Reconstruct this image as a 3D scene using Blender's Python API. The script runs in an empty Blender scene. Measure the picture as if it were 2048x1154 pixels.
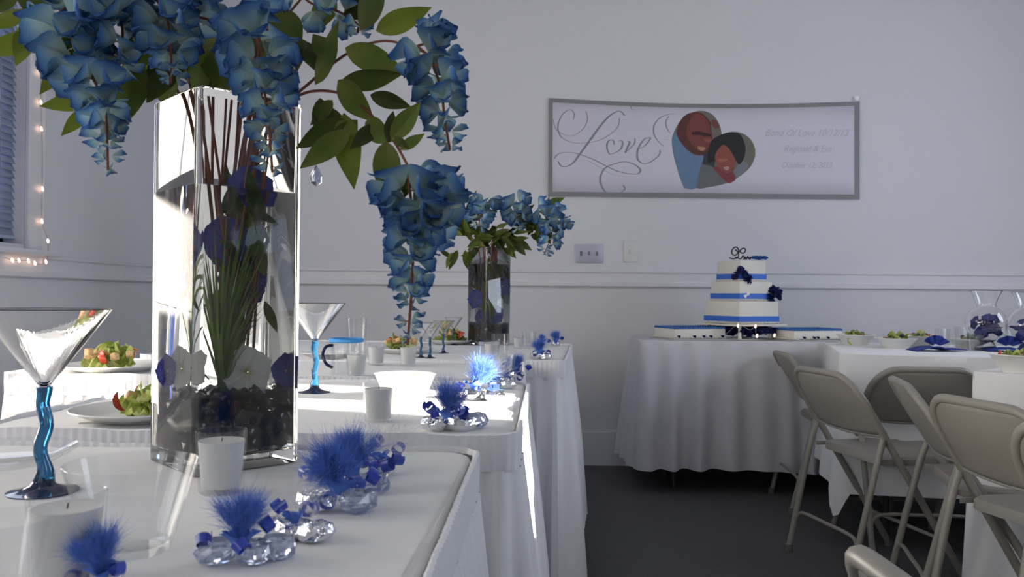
import bpy, bmesh, math, random
from math import sin, cos, pi, radians, sqrt, atan2
from mathutils import Vector, Matrix, geometry

random.seed(7)
S = bpy.context.scene
COL = S.collection

# ------------------------------------------------------------------ camera
F = 1650.0                      # focal length in pixels of the 2048 px wide frame
CAM_Z = 0.98
cam_d = bpy.data.cameras.new('camera')
cam = bpy.data.objects.new('camera', cam_d)
COL.objects.link(cam)
cam_d.sensor_width = 36.0
cam_d.lens = 36.0 * F / 2048.0
cam_d.clip_start = 0.02
CAM_M = (Matrix.Translation((0, 0, CAM_Z)) @ Matrix.Rotation(radians(1.94), 4, 'Z')
         @ Matrix.Rotation(radians(90 + 0.59), 4, 'X') @ Matrix.Rotation(radians(0.5), 4, 'Z'))
cam.matrix_world = CAM_M
cam_d.dof.use_dof = True
cam_d.dof.focus_distance = 1.7
cam_d.dof.aperture_fstop = 13.0
S.camera = cam

# ------------------------------------------------------------------ world, sun, window light, exposure
W = bpy.data.worlds.new('world')
S.world = W
W.use_nodes = True
bg = W.node_tree.nodes['Background']
bg.inputs[0].default_value = (0.55, 0.70, 1.0, 1)
bg.inputs[1].default_value = 2.2

SUN_DIR = Vector((-1.0, 0.28, -0.220)).normalized()
sd = bpy.data.lights.new('sun', 'SUN')
sd.energy = 70.0
sd.angle = radians(0.55)
sd.color = (1.0, 0.90, 0.74)
so = bpy.data.objects.new('sun', sd)
COL.objects.link(so)
so.rotation_euler = SUN_DIR.to_track_quat('-Z', 'Y').to_euler()
so.location = (8, 0, 4)

def area(name, loc, aim, sx, sy, power, colr):
    l = bpy.data.lights.new(name, 'AREA')
    l.shape = 'RECTANGLE'
    l.size, l.size_y, l.energy, l.color = sx, sy, power, colr
    o = bpy.data.objects.new(name, l)
    COL.objects.link(o)
    o.location = loc
    o.rotation_euler = (Vector(aim) - Vector(loc)).to_track_quat('-Z', 'Z').to_euler()
    return o
XR, XL, YB = 3.6, -2.17, -4.5
area('window_light_right', (XR - 0.06, 2.75, 1.70), (0, 2.4, 1.3), 1.3, 1.1, 45, (0.76, 0.85, 1.0))
area('window_light_right_rear', (XR - 0.06, -1.9, 1.65), (0, 0.6, 1.2), 1.8, 1.0, 36, (0.82, 0.89, 1.0))
area('window_light_back', (-0.3, YB + 0.08, 1.7), (-0.6, 2, 1.3), 2.6, 1.1, 12, (0.98, 0.96, 0.95))
area('window_light_left', (XL + 0.08, 0.3, 1.62), (0.2, 0.5, 1.2), 1.5, 0.95, 19, (1.0, 0.98, 0.95))
area('window_light_left_rear', (XL + 0.08, -2.2, 1.62), (0.2, -0.5, 1.2), 1.5, 0.95, 24, (1.0, 0.98, 0.95))
area('window_light_left_far', (XL + 0.12, 3.0, 1.75), (1.2, 3.3, 1.5), 0.8, 0.9, 7, (0.80, 0.87, 1.0))

S.view_settings.view_transform = 'Standard'
S.view_settings.look = 'None'
S.view_settings.gamma = 1.0
S.view_settings.use_curve_mapping = False
S.view_settings.exposure = -0.27
S.cycles.max_bounces = 16
S.cycles.transmission_bounces = 14
S.cycles.glossy_bounces = 8
S.cycles.transparent_max_bounces = 16

# ------------------------------------------------------------------ picture rays -> places in the room
CO = Vector((0, 0, CAM_Z))
def ray(px, py):
    return (CAM_M.to_3x3() @ Vector(((px - 1024) / F, -(py - 577) / F, -1.0))).normalized()
def PZ(px, py, z):
    r = ray(px, py)
    return CO + r * ((z - CAM_Z) / r.z)
def PY(px, py, y):
    r = ray(px, py)
    return CO + r * (y / r.y)
def PX(px, py, x):
    r = ray(px, py)
    return CO + r * (x / r.x)

# ------------------------------------------------------------------ materials
def mat(name, col, rough=0.6, metal=0.0, trans=0.0, ior=1.45, noise=0.0, nscale=20.0, bump=0.0, bscale=60.0,
        emit=0.0, sss=0.0, sheen=0.0, spec=None, rnd=0.0, stretch=None, coord='Object'):
    m = bpy.data.materials.new(name)
    m.use_nodes = True
    nt = m.node_tree
    b = nt.nodes['Principled BSDF']
    c4 = (col[0], col[1], col[2], 1)
    b.inputs['Base Color'].default_value = c4
    b.inputs['Roughness'].default_value = rough
    b.inputs['Metallic'].default_value = metal
    b.inputs['Transmission Weight'].default_value = trans
    b.inputs['IOR'].default_value = ior
    if spec is not None: b.inputs['Specular IOR Level'].default_value = spec
    if emit:
        b.inputs['Emission Color'].default_value = c4
        b.inputs['Emission Strength'].default_value = emit
    if sss:
        b.inputs['Subsurface Weight'].default_value = sss
        b.inputs['Subsurface Radius'].default_value = (0.02, 0.015, 0.012)
    if sheen: b.inputs['Sheen Weight'].default_value = sheen
    tc = nt.nodes.new('ShaderNodeTexCoord')
    src = tc.outputs[coord]
    if stretch:
        mp = nt.nodes.new('ShaderNodeMapping')
        mp.inputs['Scale'].default_value = stretch
        nt.links.new(src, mp.inputs[0]); src = mp.outputs[0]
    last = None
    if noise:
        n = nt.nodes.new('ShaderNodeTexNoise')
        n.inputs['Scale'].default_value = nscale
        n.inputs['Detail'].default_value = 4
        nt.links.new(src, n.inputs['Vector'])
        mx = nt.nodes.new('ShaderNodeMix'); mx.data_type = 'RGBA'
        mx.inputs['A'].default_value = tuple(max(0, x * (1 - noise)) for x in col) + (1,)
        mx.inputs['B'].default_value = tuple(min(1, x * (1 + noise)) for x in col) + (1,)
        nt.links.new(n.outputs['Fac'], mx.inputs['Factor'])
        last = mx.outputs['Result']
    if rnd:
        oi = nt.nodes.new('ShaderNodeObjectInfo')
        hs = nt.nodes.new('ShaderNodeHueSaturation')
        mr = nt.nodes.new('ShaderNodeMapRange')
        mr.inputs['To Min'].default_value = 1 - rnd; mr.inputs['To Max'].default_value = 1 + rnd
        nt.links.new(oi.outputs['Random'], mr.inputs['Value'])
        nt.links.new(mr.outputs[0], hs.inputs['Value'])
        if last: nt.links.new(last, hs.inputs['Color'])
        else: hs.inputs['Color'].default_value = c4
        last = hs.outputs['Color']
    if last: nt.links.new(last, b.inputs['Base Color'])
    if bump:
        n2 = nt.nodes.new('ShaderNodeTexNoise')
        n2.inputs['Scale'].default_value = bscale
        n2.inputs['Detail'].default_value = 3
        nt.links.new(src, n2.inputs['Vector'])
        bp = nt.nodes.new('ShaderNodeBump')
        bp.inputs['Strength'].default_value = bump
        bp.inputs['Distance'].default_value = 0.004
        nt.links.new(n2.outputs['Fac'], bp.inputs['Height'])
        nt.links.new(bp.outputs['Normal'], b.inputs['Normal'])
    return m

def ramp_mat(name, stops, rough=0.6, translucent=0.25, rnd=0.2, nz=0.12):
    """Colour runs from the base of a petal or leaf to its tip (attribute 't'); thin, so some light passes."""
    m = bpy.data.materials.new(name); m.use_nodes = True
    nt = m.node_tree
    b = nt.nodes['Principled BSDF']; out = nt.nodes['Material Output']
    at = nt.nodes.new('ShaderNodeAttribute'); at.attribute_name = 't'
    nn = nt.nodes.new('ShaderNodeTexNoise'); nn.inputs['Scale'].default_value = 55
    tc = nt.nodes.new('ShaderNodeTexCoord'); nt.links.new(tc.outputs['Object'], nn.inputs['Vector'])
    ma = nt.nodes.new('ShaderNodeMath'); ma.operation = 'MULTIPLY_ADD'
    ma.inputs[1].default_value = nz * 2
    nt.links.new(nn.outputs['Fac'], ma.inputs[0])
    sb = nt.nodes.new('ShaderNodeMath'); sb.operation = 'SUBTRACT'; sb.inputs[1].default_value = nz
    nt.links.new(at.outputs['Fac'], sb.inputs[0]); nt.links.new(sb.outputs[0], ma.inputs[2])
    cr = nt.nodes.new('ShaderNodeValToRGB')
    el = cr.color_ramp.elements
    el[0].position, el[0].color = stops[0][0], stops[0][1] + (1,)
    el[1].position, el[1].color = stops[-1][0], stops[-1][1] + (1,)
    for p, c in stops[1:-1]:
        e = el.new(p); e.color = c + (1,)
    nt.links.new(ma.outputs[0], cr.inputs['Fac'])
    oi = nt.nodes.new('ShaderNodeObjectInfo')
    mr = nt.nodes.new('ShaderNodeMapRange')
    mr.inputs['To Min'].default_value = 1 - rnd; mr.inputs['To Max'].default_value = 1 + rnd
    nt.links.new(oi.outputs['Random'], mr.inputs['Value'])
    hs = nt.nodes.new('ShaderNodeHueSaturation')
    nt.links.new(mr.outputs[0], hs.inputs['Value']); nt.links.new(cr.outputs['Color'], hs.inputs['Color'])
    nt.links.new(hs.outputs['Color'], b.inputs['Base Color'])
    b.inputs['Roughness'].default_value = rough
    b.inputs['Specular IOR Level'].default_value = 0.25
    tr = nt.nodes.new('ShaderNodeBsdfTranslucent')
    nt.links.new(hs.outputs['Color'], tr.inputs['Color'])
    mx = nt.nodes.new('ShaderNodeMixShader'); mx.inputs[0].default_value = translucent
    nt.links.new(b.outputs[0], mx.inputs[1]); nt.links.new(tr.outputs[0], mx.inputs[2])
    nt.links.new(mx.outputs[0], out.inputs['Surface'])
    return m

M = {}
M['wall'] = mat('wall_paint', (0.66, 0.66, 0.69), 0.75, noise=0.02, nscale=3, bump=0.05, bscale=120)
M['trim'] = mat('trim_paint', (0.68, 0.68, 0.71), 0.45)
M['ceiling'] = mat('ceiling_paint', (0.75, 0.75, 0.75), 0.9)
M['carpet'] = mat('carpet', (0.085, 0.085, 0.087), 0.95, noise=0.35, nscale=90, bump=0.5, bscale=250)
M['cloth'] = mat('white_tablecloth', (0.80, 0.80, 0.81), 0.85, noise=0.025, nscale=30, bump=0.10, bscale=240, sheen=0.15)
M['cloth_shaded'] = mat('shaded_grey_tablecloth', (0.58, 0.58, 0.62), 0.85, noise=0.025, nscale=30, bump=0.10, bscale=240)  # slightly greyer cloth, darkened further to stand in for shade at the cake table
M['linen'] = mat('white_linen', (0.80, 0.80, 0.80), 0.85, noise=0.04, nscale=12, bump=1.0, bscale=8, stretch=(0.7, 3.0, 1))
M['skirt'] = mat('white_skirt', (0.79, 0.79, 0.82), 0.7, noise=0.02, nscale=30, sheen=0.2)
M['table'] = mat('folding_table_top', (0.35, 0.30, 0.24), 0.5, noise=0.1)
M['tableleg'] = mat('table_leg_metal', (0.08, 0.08, 0.08), 0.4, metal=0.6)
M['glass'] = mat('clear_glass', (1, 1, 1), 0.0, trans=1.0, ior=1.47)
def thin_glass(name):
    m = bpy.data.materials.new(name); m.use_nodes = True
    nt = m.node_tree; nt.nodes.remove(nt.nodes['Principled BSDF'])
    tr = nt.nodes.new('ShaderNodeBsdfTransparent'); tr.inputs[0].default_value = (0.97, 0.975, 0.98, 1)
    gl = nt.nodes.new('ShaderNodeBsdfGlossy'); gl.inputs['Roughness'].default_value = 0.02
    lw = nt.nodes.new('ShaderNodeLayerWeight'); lw.inputs['Blend'].default_value = 0.5
    pw = nt.nodes.new('ShaderNodeMath'); pw.operation = 'POWER'; pw.inputs[1].default_value = 4.0
    fr = nt.nodes.new('ShaderNodeMath'); fr.operation = 'MULTIPLY_ADD'; fr.inputs[1].default_value = 0.38; fr.inputs[2].default_value = 0.035
    nt.links.new(lw.outputs['Facing'], pw.inputs[0]); nt.links.new(pw.outputs[0], fr.inputs[0])
    mx = nt.nodes.new('ShaderNodeMixShader')
    nt.links.new(fr.outputs[0], mx.inputs[0]); nt.links.new(tr.outputs[0], mx.inputs[1]); nt.links.new(gl.outputs[0], mx.inputs[2])
    nt.links.new(mx.outputs[0], nt.nodes['Material Output'].inputs['Surface'])
    return m
M['thin'] = thin_glass('thin_clear_glass')
M['water'] = mat('water', (0.93, 0.95, 0.92), 0.0, trans=1.0, ior=1.33)
M['pane'] = mat('window_glass', (0.95, 0.97, 1.0), 0.0, trans=1.0, ior=1.05)
M['blue_glass'] = mat('blue_glass', (0.03, 0.17, 0.36), 0.03, trans=0.85, ior=1.47)
M['navy_glass'] = mat('dark_blue_glass', (0.012, 0.02, 0.07), 0.06, trans=0.15, ior=1.47)
M['wax'] = mat('white_wax', (0.64, 0.64, 0.63), 0.45, sss=0.25, noise=0.02)
M['wick'] = mat('wick', (0.05, 0.04, 0.03), 0.9)
M['silver'] = mat('silver_foil', (0.78, 0.79, 0.82), 0.12, metal=1.0, bump=0.7, bscale=110)
M['gem'] = mat('clear_crystal', (0.62, 0.68, 0.86), 0.02, trans=0.75, ior=1.5)
M['ribbon'] = mat('blue_satin_ribbon', (0.015, 0.045, 0.40), 0.28, sheen=0.3, spec=0.7)
M['tulle'] = mat('blue_tulle', (0.09, 0.20, 0.62), 0.8, noise=0.3, nscale=80)
M['tulle_white'] = mat('white_netting', (0.72, 0.72, 0.74), 0.8)
M['plate'] = mat('white_china', (0.78, 0.78, 0.77), 0.2)
M['foam'] = mat('white_foam', (0.80, 0.80, 0.77), 0.7)
M['lettuce'] = ramp_mat('lettuce', [(0, (0.62, 0.62, 0.36)), (0.5, (0.50, 0.55, 0.14)), (1, (0.18, 0.28, 0.04))], 0.45, 0.3)
M['tomato'] = mat('tomato', (0.55, 0.06, 0.04), 0.25, noise=0.2)
M['carrot'] = mat('carrot', (0.72, 0.30, 0.10), 0.5, noise=0.2)
M['crouton'] = mat('crouton', (0.62, 0.42, 0.22), 0.85, noise=0.3, nscale=200)
M['petal'] = ramp_mat('blue_silk_petal', [(0.0, (0.50, 0.60, 0.50)), (0.42, (0.34, 0.50, 0.54)), (0.74, (0.095, 0.23, 0.45)), (1.0, (0.022, 0.07, 0.27))], 0.8, 0.22, 0.30)
M['petal_dark'] = ramp_mat('dark_blue_silk_petal', [(0.0, (0.02, 0.03, 0.14)), (1.0, (0.01, 0.015, 0.10))], 0.6, 0.15, 0.2)
M['petal_violet'] = ramp_mat('violet_blue_silk_petal', [(0.0, (0.10, 0.12, 0.40)), (1.0, (0.05, 0.055, 0.32))], 0.6, 0.2, 0.2)
M['petal_white'] = ramp_mat('white_silk_petal', [(0.0, (0.60, 0.60, 0.42)), (0.25, (0.80, 0.80, 0.78)), (1.0, (0.84, 0.84, 0.84))], 0.7, 0.25, 0.1)
M['leaf'] = ramp_mat('silk_leaf', [(0.0, (0.13, 0.13, 0.027)), (0.5, (0.065, 0.105, 0.016)), (1.0, (0.11, 0.125, 0.024))], 0.55, 0.22, 0.55)
M['leaf_bright'] = ramp_mat('bright_silk_leaf', [(0.0, (0.16, 0.17, 0.03)), (0.5, (0.15, 0.20, 0.022)), (1.0, (0.12, 0.16, 0.02))], 0.5, 0.25, 0.25)
M['grass'] = ramp_mat('grass_blade', [(0.0, (0.13, 0.22, 0.045)), (1.0, (0.22, 0.32, 0.06))], 0.45, 0.3, 0.35)
M['stem'] = mat('red_brown_stem', (0.20, 0.062, 0.03), 0.6, noise=0.3, nscale=60)
M['greenstem'] = mat('green_stem', (0.06, 0.10, 0.03), 0.6)
M['bud'] = mat('orange_bud', (0.42, 0.15, 0.06), 0.6)
M['stone'] = mat('black_glass_stone', (0.006, 0.006, 0.008), 0.08, noise=0.3, nscale=80)
M['chair'] = mat('beige_painted_metal', (0.285, 0.265, 0.235), 0.4, noise=0.05, nscale=12)
M['rubber'] = mat('grey_rubber', (0.16, 0.15, 0.14), 0.8)
M['icing'] = mat('ivory_icing', (0.76, 0.73, 0.66), 0.6, noise=0.02, bump=0.08, bscale=90)
M['icing_blue'] = mat('blue_icing', (0.03, 0.14, 0.42), 0.5, noise=0.15)
M['icing_navy'] = mat('navy_icing', (0.012, 0.016, 0.10), 0.5, noise=0.2)
M['cakeribbon'] = mat('royal_blue_ribbon', (0.03, 0.15, 0.62), 0.3, spec=0.6)
M['board'] = mat('silver_cake_board', (0.55, 0.55, 0.53), 0.3, metal=0.3)
M['black'] = mat('black_metal', (0.012, 0.012, 0.014), 0.35, metal=0.4)
M['slat'] = mat('white_blind_slat', (0.62, 0.66, 0.78), 0.4)
_nt = M['slat'].node_tree
_tr = _nt.nodes.new('ShaderNodeBsdfTranslucent'); _tr.inputs['Color'].default_value = (0.62, 0.68, 0.82, 1)
_mx = _nt.nodes.new('ShaderNodeMixShader'); _mx.inputs[0].default_value = 0.45
_nt.links.new(_nt.nodes['Principled BSDF'].outputs[0], _mx.inputs[1]); _nt.links.new(_tr.outputs[0], _mx.inputs[2])
_nt.links.new(_mx.outputs[0], _nt.nodes['Material Output'].inputs['Surface'])
M['cord'] = mat('thin_green_wire', (0.30, 0.32, 0.32), 0.6)
M['bulb'] = mat('fairy_bulb', (1.0, 0.62, 0.42), 0.3, emit=7.0)
M['vinyl'] = mat('banner_vinyl', (0.62, 0.61, 0.69), 0.5, noise=0.015, nscale=5)
M['banner_grey'] = mat('banner_grey_print', (0.22, 0.22, 0.235), 0.5)
M['ink'] = mat('banner_ink', (0.25, 0.25, 0.29), 0.5)
M['ink_faint'] = mat('banner_faint_ink', (0.47, 0.465, 0.54), 0.5)
M['tack'] = mat('white_tack', (0.9, 0.9, 0.9), 0.3)
M['plate_steel'] = mat('brushed_switch_plate', (0.50, 0.51, 0.60), 0.35, metal=0.35)
M['plate_ivory'] = mat('ivory_switch_plate', (0.66, 0.66, 0.66), 0.4)
M['toggle'] = mat('switch_toggle', (0.20, 0.19, 0.22), 0.4)
M['steel'] = mat('stainless_steel', (0.65, 0.65, 0.66), 0.18, metal=1.0)
M['napkin'] = mat('blue_napkin', (0.018, 0.04, 0.26), 0.75, noise=0.2, nscale=60)
M['sun_blocker'] = mat('sun_blocker_cloth', (0.45, 0.43, 0.42), 0.9)
M['bluerim'] = mat('blue_plastic_rim', (0.03, 0.25, 0.62), 0.3)
def flat(name, c): return mat(name, c, 0.5, noise=0.12, nscale=25)

# ------------------------------------------------------------------ mesh builder
class MB:
    def __init__(s):
        s.v, s.f, s.t = [], [], []
    def add(s, vs, fs, ts=None, mx=None):
        o = len(s.v)
        if mx is not None: vs = [mx @ Vector(p) for p in vs]
        s.v += [tuple(p) for p in vs]
        s.f += [tuple(i + o for i in f) for f in fs]
        s.t += list(ts) if ts else [0.5] * len(vs)
        return s
    def box(s, a, b, mx=None):
        x0, y0, z0 = a; x1, y1, z1 = b
        vs = [(x0,y0,z0),(x1,y0,z0),(x1,y1,z0),(x0,y1,z0),(x0,y0,z1),(x1,y0,z1),(x1,y1,z1),(x0,y1,z1)]
        fs = [(3,2,1,0),(4,5,6,7),(0,1,5,4),(1,2,6,5),(2,3,7,6),(3,0,4,7)]
        return s.add(vs, fs, None, mx)
    def rbox(s, a, b, r, seg=2, mx=None):
        bm = bmesh.new()
        bmesh.ops.create_cube(bm, size=1.0)
        d = [b[i] - a[i] for i in range(3)]; c = [(a[i] + b[i]) / 2 for i in range(3)]
        for v in bm.verts: v.co = Vector((v.co.x * d[0] + c[0], v.co.y * d[1] + c[1], v.co.z * d[2] + c[2]))
        bmesh.ops.bevel(bm, geom=list(bm.edges), offset=min(r, min(d) * 0.49), segments=seg, affect='EDGES', profile=0.5)
        bm.verts.index_update()
        s.add([v.co[:] for v in bm.verts], [[v.index for v in f.verts] for f in bm.faces], None, mx)
        bm.free()
        return s
    def tube(s, pts, r, n=8, cap=True, mx=None, closed=False, flat_=1.0):
        pts = [Vector(p) for p in pts]
        m = len(pts)
        rr = r if isinstance(r, (list, tuple)) else [r] * m
        vs, fs = [], []
        up = None
        for i, p in enumerate(pts):
            a = pts[i - 1] if (i > 0 or closed) else pts[0]
            b = pts[(i + 1) % m] if (i < m - 1 or closed) else pts[m - 1]
            t = (b - a)
            if t.length < 1e-9: t = Vector((0, 0, 1))
            t.normalize()
            if up is None:
                up = Vector((0, 0, 1)) if abs(t.z) < 0.9 else Vector((0, 1, 0))
            x = t.cross(up)
            if x.length < 1e-6: x = t.cross(Vector((1, 0, 0)))
            x.normalize()
            y = x.cross(t).normalized()
            up = y
            for k in range(n):
                an = 2 * pi * k / n
                vs.append(p + x * (cos(an) * rr[i]) + y * (sin(an) * rr[i] * flat_))
        rng = m if closed else m - 1
        for i in range(rng):
            j = (i + 1) % m
            for k in range(n):
                k2 = (k + 1) % n
                fs.append((i * n + k2, i * n + k, j * n + k, j * n + k2))
        if cap and not closed:
            fs.append(tuple(range(n))); fs.append(tuple((m - 1) * n + k for k in range(n - 1, -1, -1)))
        ts = [i / max(1, m - 1) for i in range(m) for k in range(n)]
        return s.add(vs, fs, ts, mx)
    def lathe(s, prof, n=32, mx=None, closed=False):
        vs, fs = [], []
        m = len(prof)
        for (r, z) in prof:
            for k in range(n):
                a = 2 * pi * k / n
                vs.append((max(r, 1e-5) * cos(a), max(r, 1e-5) * sin(a), z))
        for i in range(m if closed else m - 1):
            j = (i + 1) % m
            for k in range(n):
                k2 = (k + 1) % n
                fs.append((i * n + k, i * n + k2, j * n + k2, j * n + k))
        if not closed:
            if prof[0][0] < 1e-4 and prof[-1][0] < 1e-4: pass
        return s.add(vs, fs, None, mx)
    def grid(s, fn, nu, nv, mx=None, wrap=False):
        vs, fs, ts = [], [], []
        for i in range(nu + 1):
            for j in range(nv + 1):
                q = fn(i / nu, j / nv)
                vs.append(q[:3]); ts.append(q[3] if len(q) > 3 else i / nu)
        for i in range(nu):
            for j in range(nv):
                a = i * (nv + 1) + j
                fs.append((a, a + 1, a + nv + 2, a + nv + 1))
        return s.add(vs, fs, ts, mx)
    def poly(s, pts, mx=None):
        tri = geometry.tessellate_polygon([[Vector(p) for p in pts]])
        return s.add(pts, [tuple(t) for t in tri], None, mx)
    def ball(s, c, r, sub=1, sc=(1, 1, 1), mx=None, jit=0.0):
        bm = bmesh.new()
        bmesh.ops.create_icosphere(bm, subdivisions=sub, radius=1.0)
        vs = []
        for v in bm.verts:
            k = r * (1 + random.uniform(-jit, jit))
            vs.append((c[0] + v.co.x * k * sc[0], c[1] + v.co.y * k * sc[1], c[2] + v.co.z * k * sc[2]))
        bm.verts.index_update()
        s.add(vs, [[v.index for v in f.verts] for f in bm.faces], None, mx)
        bm.free()
        return s
    def mesh(s, name, m, smooth=True):
        me = bpy.data.meshes.new(name)
        me.from_pydata(s.v, [], s.f)
        if smooth: me.polygons.foreach_set('use_smooth', [True] * len(me.polygons))
        at = me.attributes.new('t', 'FLOAT', 'POINT')
        at.data.foreach_set('value', s.t)
        me.materials.append(m)
        me.update()
        if smooth:
            try: me.set_sharp_from_angle(angle=radians(40))
            except Exception: pass
        return me
    def build(s, name, m, parent=None, loc=(0, 0, 0), smooth=True, mw=None):
        return link(name, s.mesh(name, m, smooth), parent, loc, mw)

def link(name, me, parent=None, loc=(0, 0, 0), mw=None):
    o = bpy.data.objects.new(name, me)
    COL.objects.link(o)
    if parent: o.parent = parent
    if mw is not None: o.matrix_basis = mw
    else: o.location = loc
    return o
def solidify(o, th, off=-1.0):
    md = o.modifiers.new('thickness', 'SOLIDIFY'); md.thickness = th; md.offset = off
    return o
def tag(o, label, cat, group=None, kind=None):
    o['label'] = label; o['category'] = cat
    if group: o['group'] = group
    if kind: o['kind'] = kind
    return o
def struct(o):
    o['kind'] = 'structure'; return o
def thing(name, label, cat, loc=(0, 0, 0), rz=0.0, group=None):
    o = bpy.data.objects.new(name, None)
    COL.objects.link(o)
    o.empty_display_size = 0.05
    o.location = loc; o.rotation_euler = (0, 0, rz)
    return tag(o, label, cat, group)
def dup(root, loc, rz=0.0, label=None, scale=None):
    r = root.copy(); COL.objects.link(r); r.location = loc; r.rotation_euler = (0, 0, rz)
    if label: r['label'] = label
    if scale: r.scale = (scale,) * 3
    for ch in list(root.children):
        c = ch.copy(); COL.objects.link(c); c.parent = r
        for g in ch.children:
            d = g.copy(); COL.objects.link(d); d.parent = c
    return r
def crom(pts, k=6):
    """smooth curve through points"""
    P = [Vector(p) for p in pts]
    P = [P[0] * 2 - P[1]] + P + [P[-1] * 2 - P[-2]]
    out = []
    for i in range(1, len(P) - 2):
        a, b, c, d = P[i - 1], P[i], P[i + 1], P[i + 2]
        for j in range(k):
            t = j / k
            out.append(0.5 * ((2 * b) + (c - a) * t + (2 * a - 5 * b + 4 * c - d) * t * t + (3 * b - a - 3 * c + d) * t ** 3))
    out.append(P[-2])
    return out
def frame(o, x, up):
    """matrix with local X along x, local Z near up"""
    x = Vector(x).normalized()
    y = Vector(up).cross(x)
    if y.length < 1e-6: y = Vector((0, 1, 0.01)).cross(x)
    y.normalize(); z = x.cross(y)
    m = Matrix((x, y, z)).transposed().to_4x4(); m.translation = Vector(o)
    return m
V = Vector

# ================================================================== SETTING
YF = PZ(1200, 930, 0.0).y       # far wall
CEIL = 3.3
def wall_boxes(axis, pos, thick, a0, a1, z0, z1, holes):
    """wall as boxes round rectangular holes; axis 'x': the wall lies at x=pos and runs along y"""
    mb = MB()
    def bx(u0, u1, w0, w1):
        if u1 - u0 < 1e-4 or w1 - w0 < 1e-4: return
        p0, p1 = min(pos, pos + thick), max(pos, pos + thick)
        if axis == 'x': mb.box((p0, u0, w0), (p1, u1, w1))
        else: mb.box((u0, p0, w0), (u1, p1, w1))
    u = a0
    for (h0, h1, g0, g1) in sorted(holes):
        bx(u, h0, z0, z1); bx(h0, h1, z0, g0); bx(h0, h1, g1, z1); u = h1
    bx(u, a1, z0, z1)
    return mb
struct(MB().box((XL - 0.2, YB - 0.2, -0.1), (XR + 0.2, YF + 0.2, 0)).build('floor', M['carpet'], smooth=False))
struct(MB().box((XL - 0.2, YB - 0.2, CEIL), (XR + 0.2, YF + 0.2, CEIL + 0.1)).build('ceiling', M['ceiling'], smooth=False))
struct(MB().box((XL - 0.15, YF, 0), (XR + 0.15, YF + 0.12, CEIL)).build('wall_far', M['wall'], smooth=False))
struct(MB().box((XL - 0.15, YB - 0.12, 0), (XR + 0.15, YB, CEIL)).build('wall_back', M['wall'], smooth=False))
# window in the left wall (frame edge seen at the far left of the picture)
wy1 = PX(50, 300, XL).y
wz0 = PX(60, 490, XL).z
WIN1 = (wy1 - 0.95, wy1, wz0, 2.75)
struct(wall_boxes('x', XL, -0.15, YB, YF, 0, CEIL, [WIN1]).build('wall_left', M['wall'], smooth=False))
# tall window in the right wall whose added, unseen curtains shape one blade of sun across the head table
WIN2 = (-0.65, 1.25, 1.36, 2.85)
struct(wall_boxes('x', XR, 0.15, YB, YF, 0, CEIL, [WIN2]).build('wall_right', M['wall'], smooth=False))

def rail_profile(mb, p0, p1, nrm, zb):
    """moulded chair rail between two wall points, nrm points into the room"""
    prof = [(0.0, -0.008), (0.014, -0.008), (0.020, -0.002), (0.020, 0.016), (0.012, 0.022), (0.009, 0.030), (0.010, 0.070), (0.016, 0.078), (0.016, 0.090), (0.0, 0.092)]
    vs, fs = [], []
    for p in (p0, p1):
        for (d, z) in prof:
            vs.append((p[0] + nrm[0] * d, p[1] + nrm[1] * d, zb + z))
    n = len(prof)
    for i in range(n - 1): fs.append((i, i + 1, n + i + 1, n + i))
    mb.add(vs, fs)
RZ = PY(1300, 572, YF).z
mb = MB(); rail_profile(mb, (XL, YF - 0.001), (XR, YF - 0.001), (0, -1), RZ); struct(mb.build('trim_1', M['trim'], smooth=False))
mb = MB(); rail_profile(mb, (XL + 0.001, YB), (XL + 0.001, YF), (1, 0), RZ); struct(mb.build('trim_2', M['trim'], smooth=False))
def baseboard(name, a, b):
    mb = MB(); mb.box(a, b); struct(mb.build(name, M['trim'], smooth=False))
baseboard('baseboard_far', (XL, YF - 0.016, 0), (XR, YF - 0.0005, 0.195))
baseboard('baseboard_left', (XL + 0.0005, YB, 0), (XL + 0.016, YF - 0.017, 0.195))

# window 1 : casing, stool, apron, sash, pane
w1 = MB()
y0, y1, z0, z1 = WIN1
for (a, b) in (((XL - 0.002, y1, z0 - 0.02), (XL + 0.02, y1 + 0.10, z1 + 0.1)), ((XL - 0.002, y0 - 0.10, z0 - 0.02), (XL + 0.02, y0, z1 + 0.1)), ((XL - 0.002, y0, z1), (XL + 0.02, y1, z1 + 0.1))):
    w1.rbox(a, b, 0.005, 1)
win1 = struct(w1.build('window_1', M['trim']))
MB().rbox((XL, y1 + 0.084, z0 - 0.02), (XL + 0.03, y1 + 0.10, z1 + 0.1), 0.004, 1).build('casing_edge', M['trim'], win1)
MB().rbox((XL - 0.12, y0 - 0.16, z0 - 0.045), (XL + 0.06, y1 + 0.17, z0 - 0.02), 0.006, 2).build('sill', M['trim'], win1)
MB().rbox((XL, y0 - 0.10, z0 - 0.125), (XL + 0.016, y1 + 0.11, z0 - 0.046), 0.004, 1).build('apron', M['trim'], win1)
sash = MB()
for (a, b) in (((XL - 0.12, y0, z0), (XL - 0.09, y0 + 0.05, z1)), ((XL - 0.12, y1 - 0.05, z0), (XL - 0.09, y1, z1)), ((XL - 0.12, y0, z0), (XL - 0.09, y1, z0 + 0.06)), ((XL - 0.12, y0, z1 - 0.05), (XL - 0.09, y1, z1)), ((XL - 0.12, y0, 1.88), (XL - 0.09, y1, 1.93))):
    sash.box(a, b)
sash.build('sash', M['trim'], win1, smooth=False)
MB().box((XL - 0.107, y0 + 0.05, z0 + 0.06), (XL - 0.103, y1 - 0.05, z1 - 0.05)).build('pane', M['pane'], win1, smooth=False)
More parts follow.
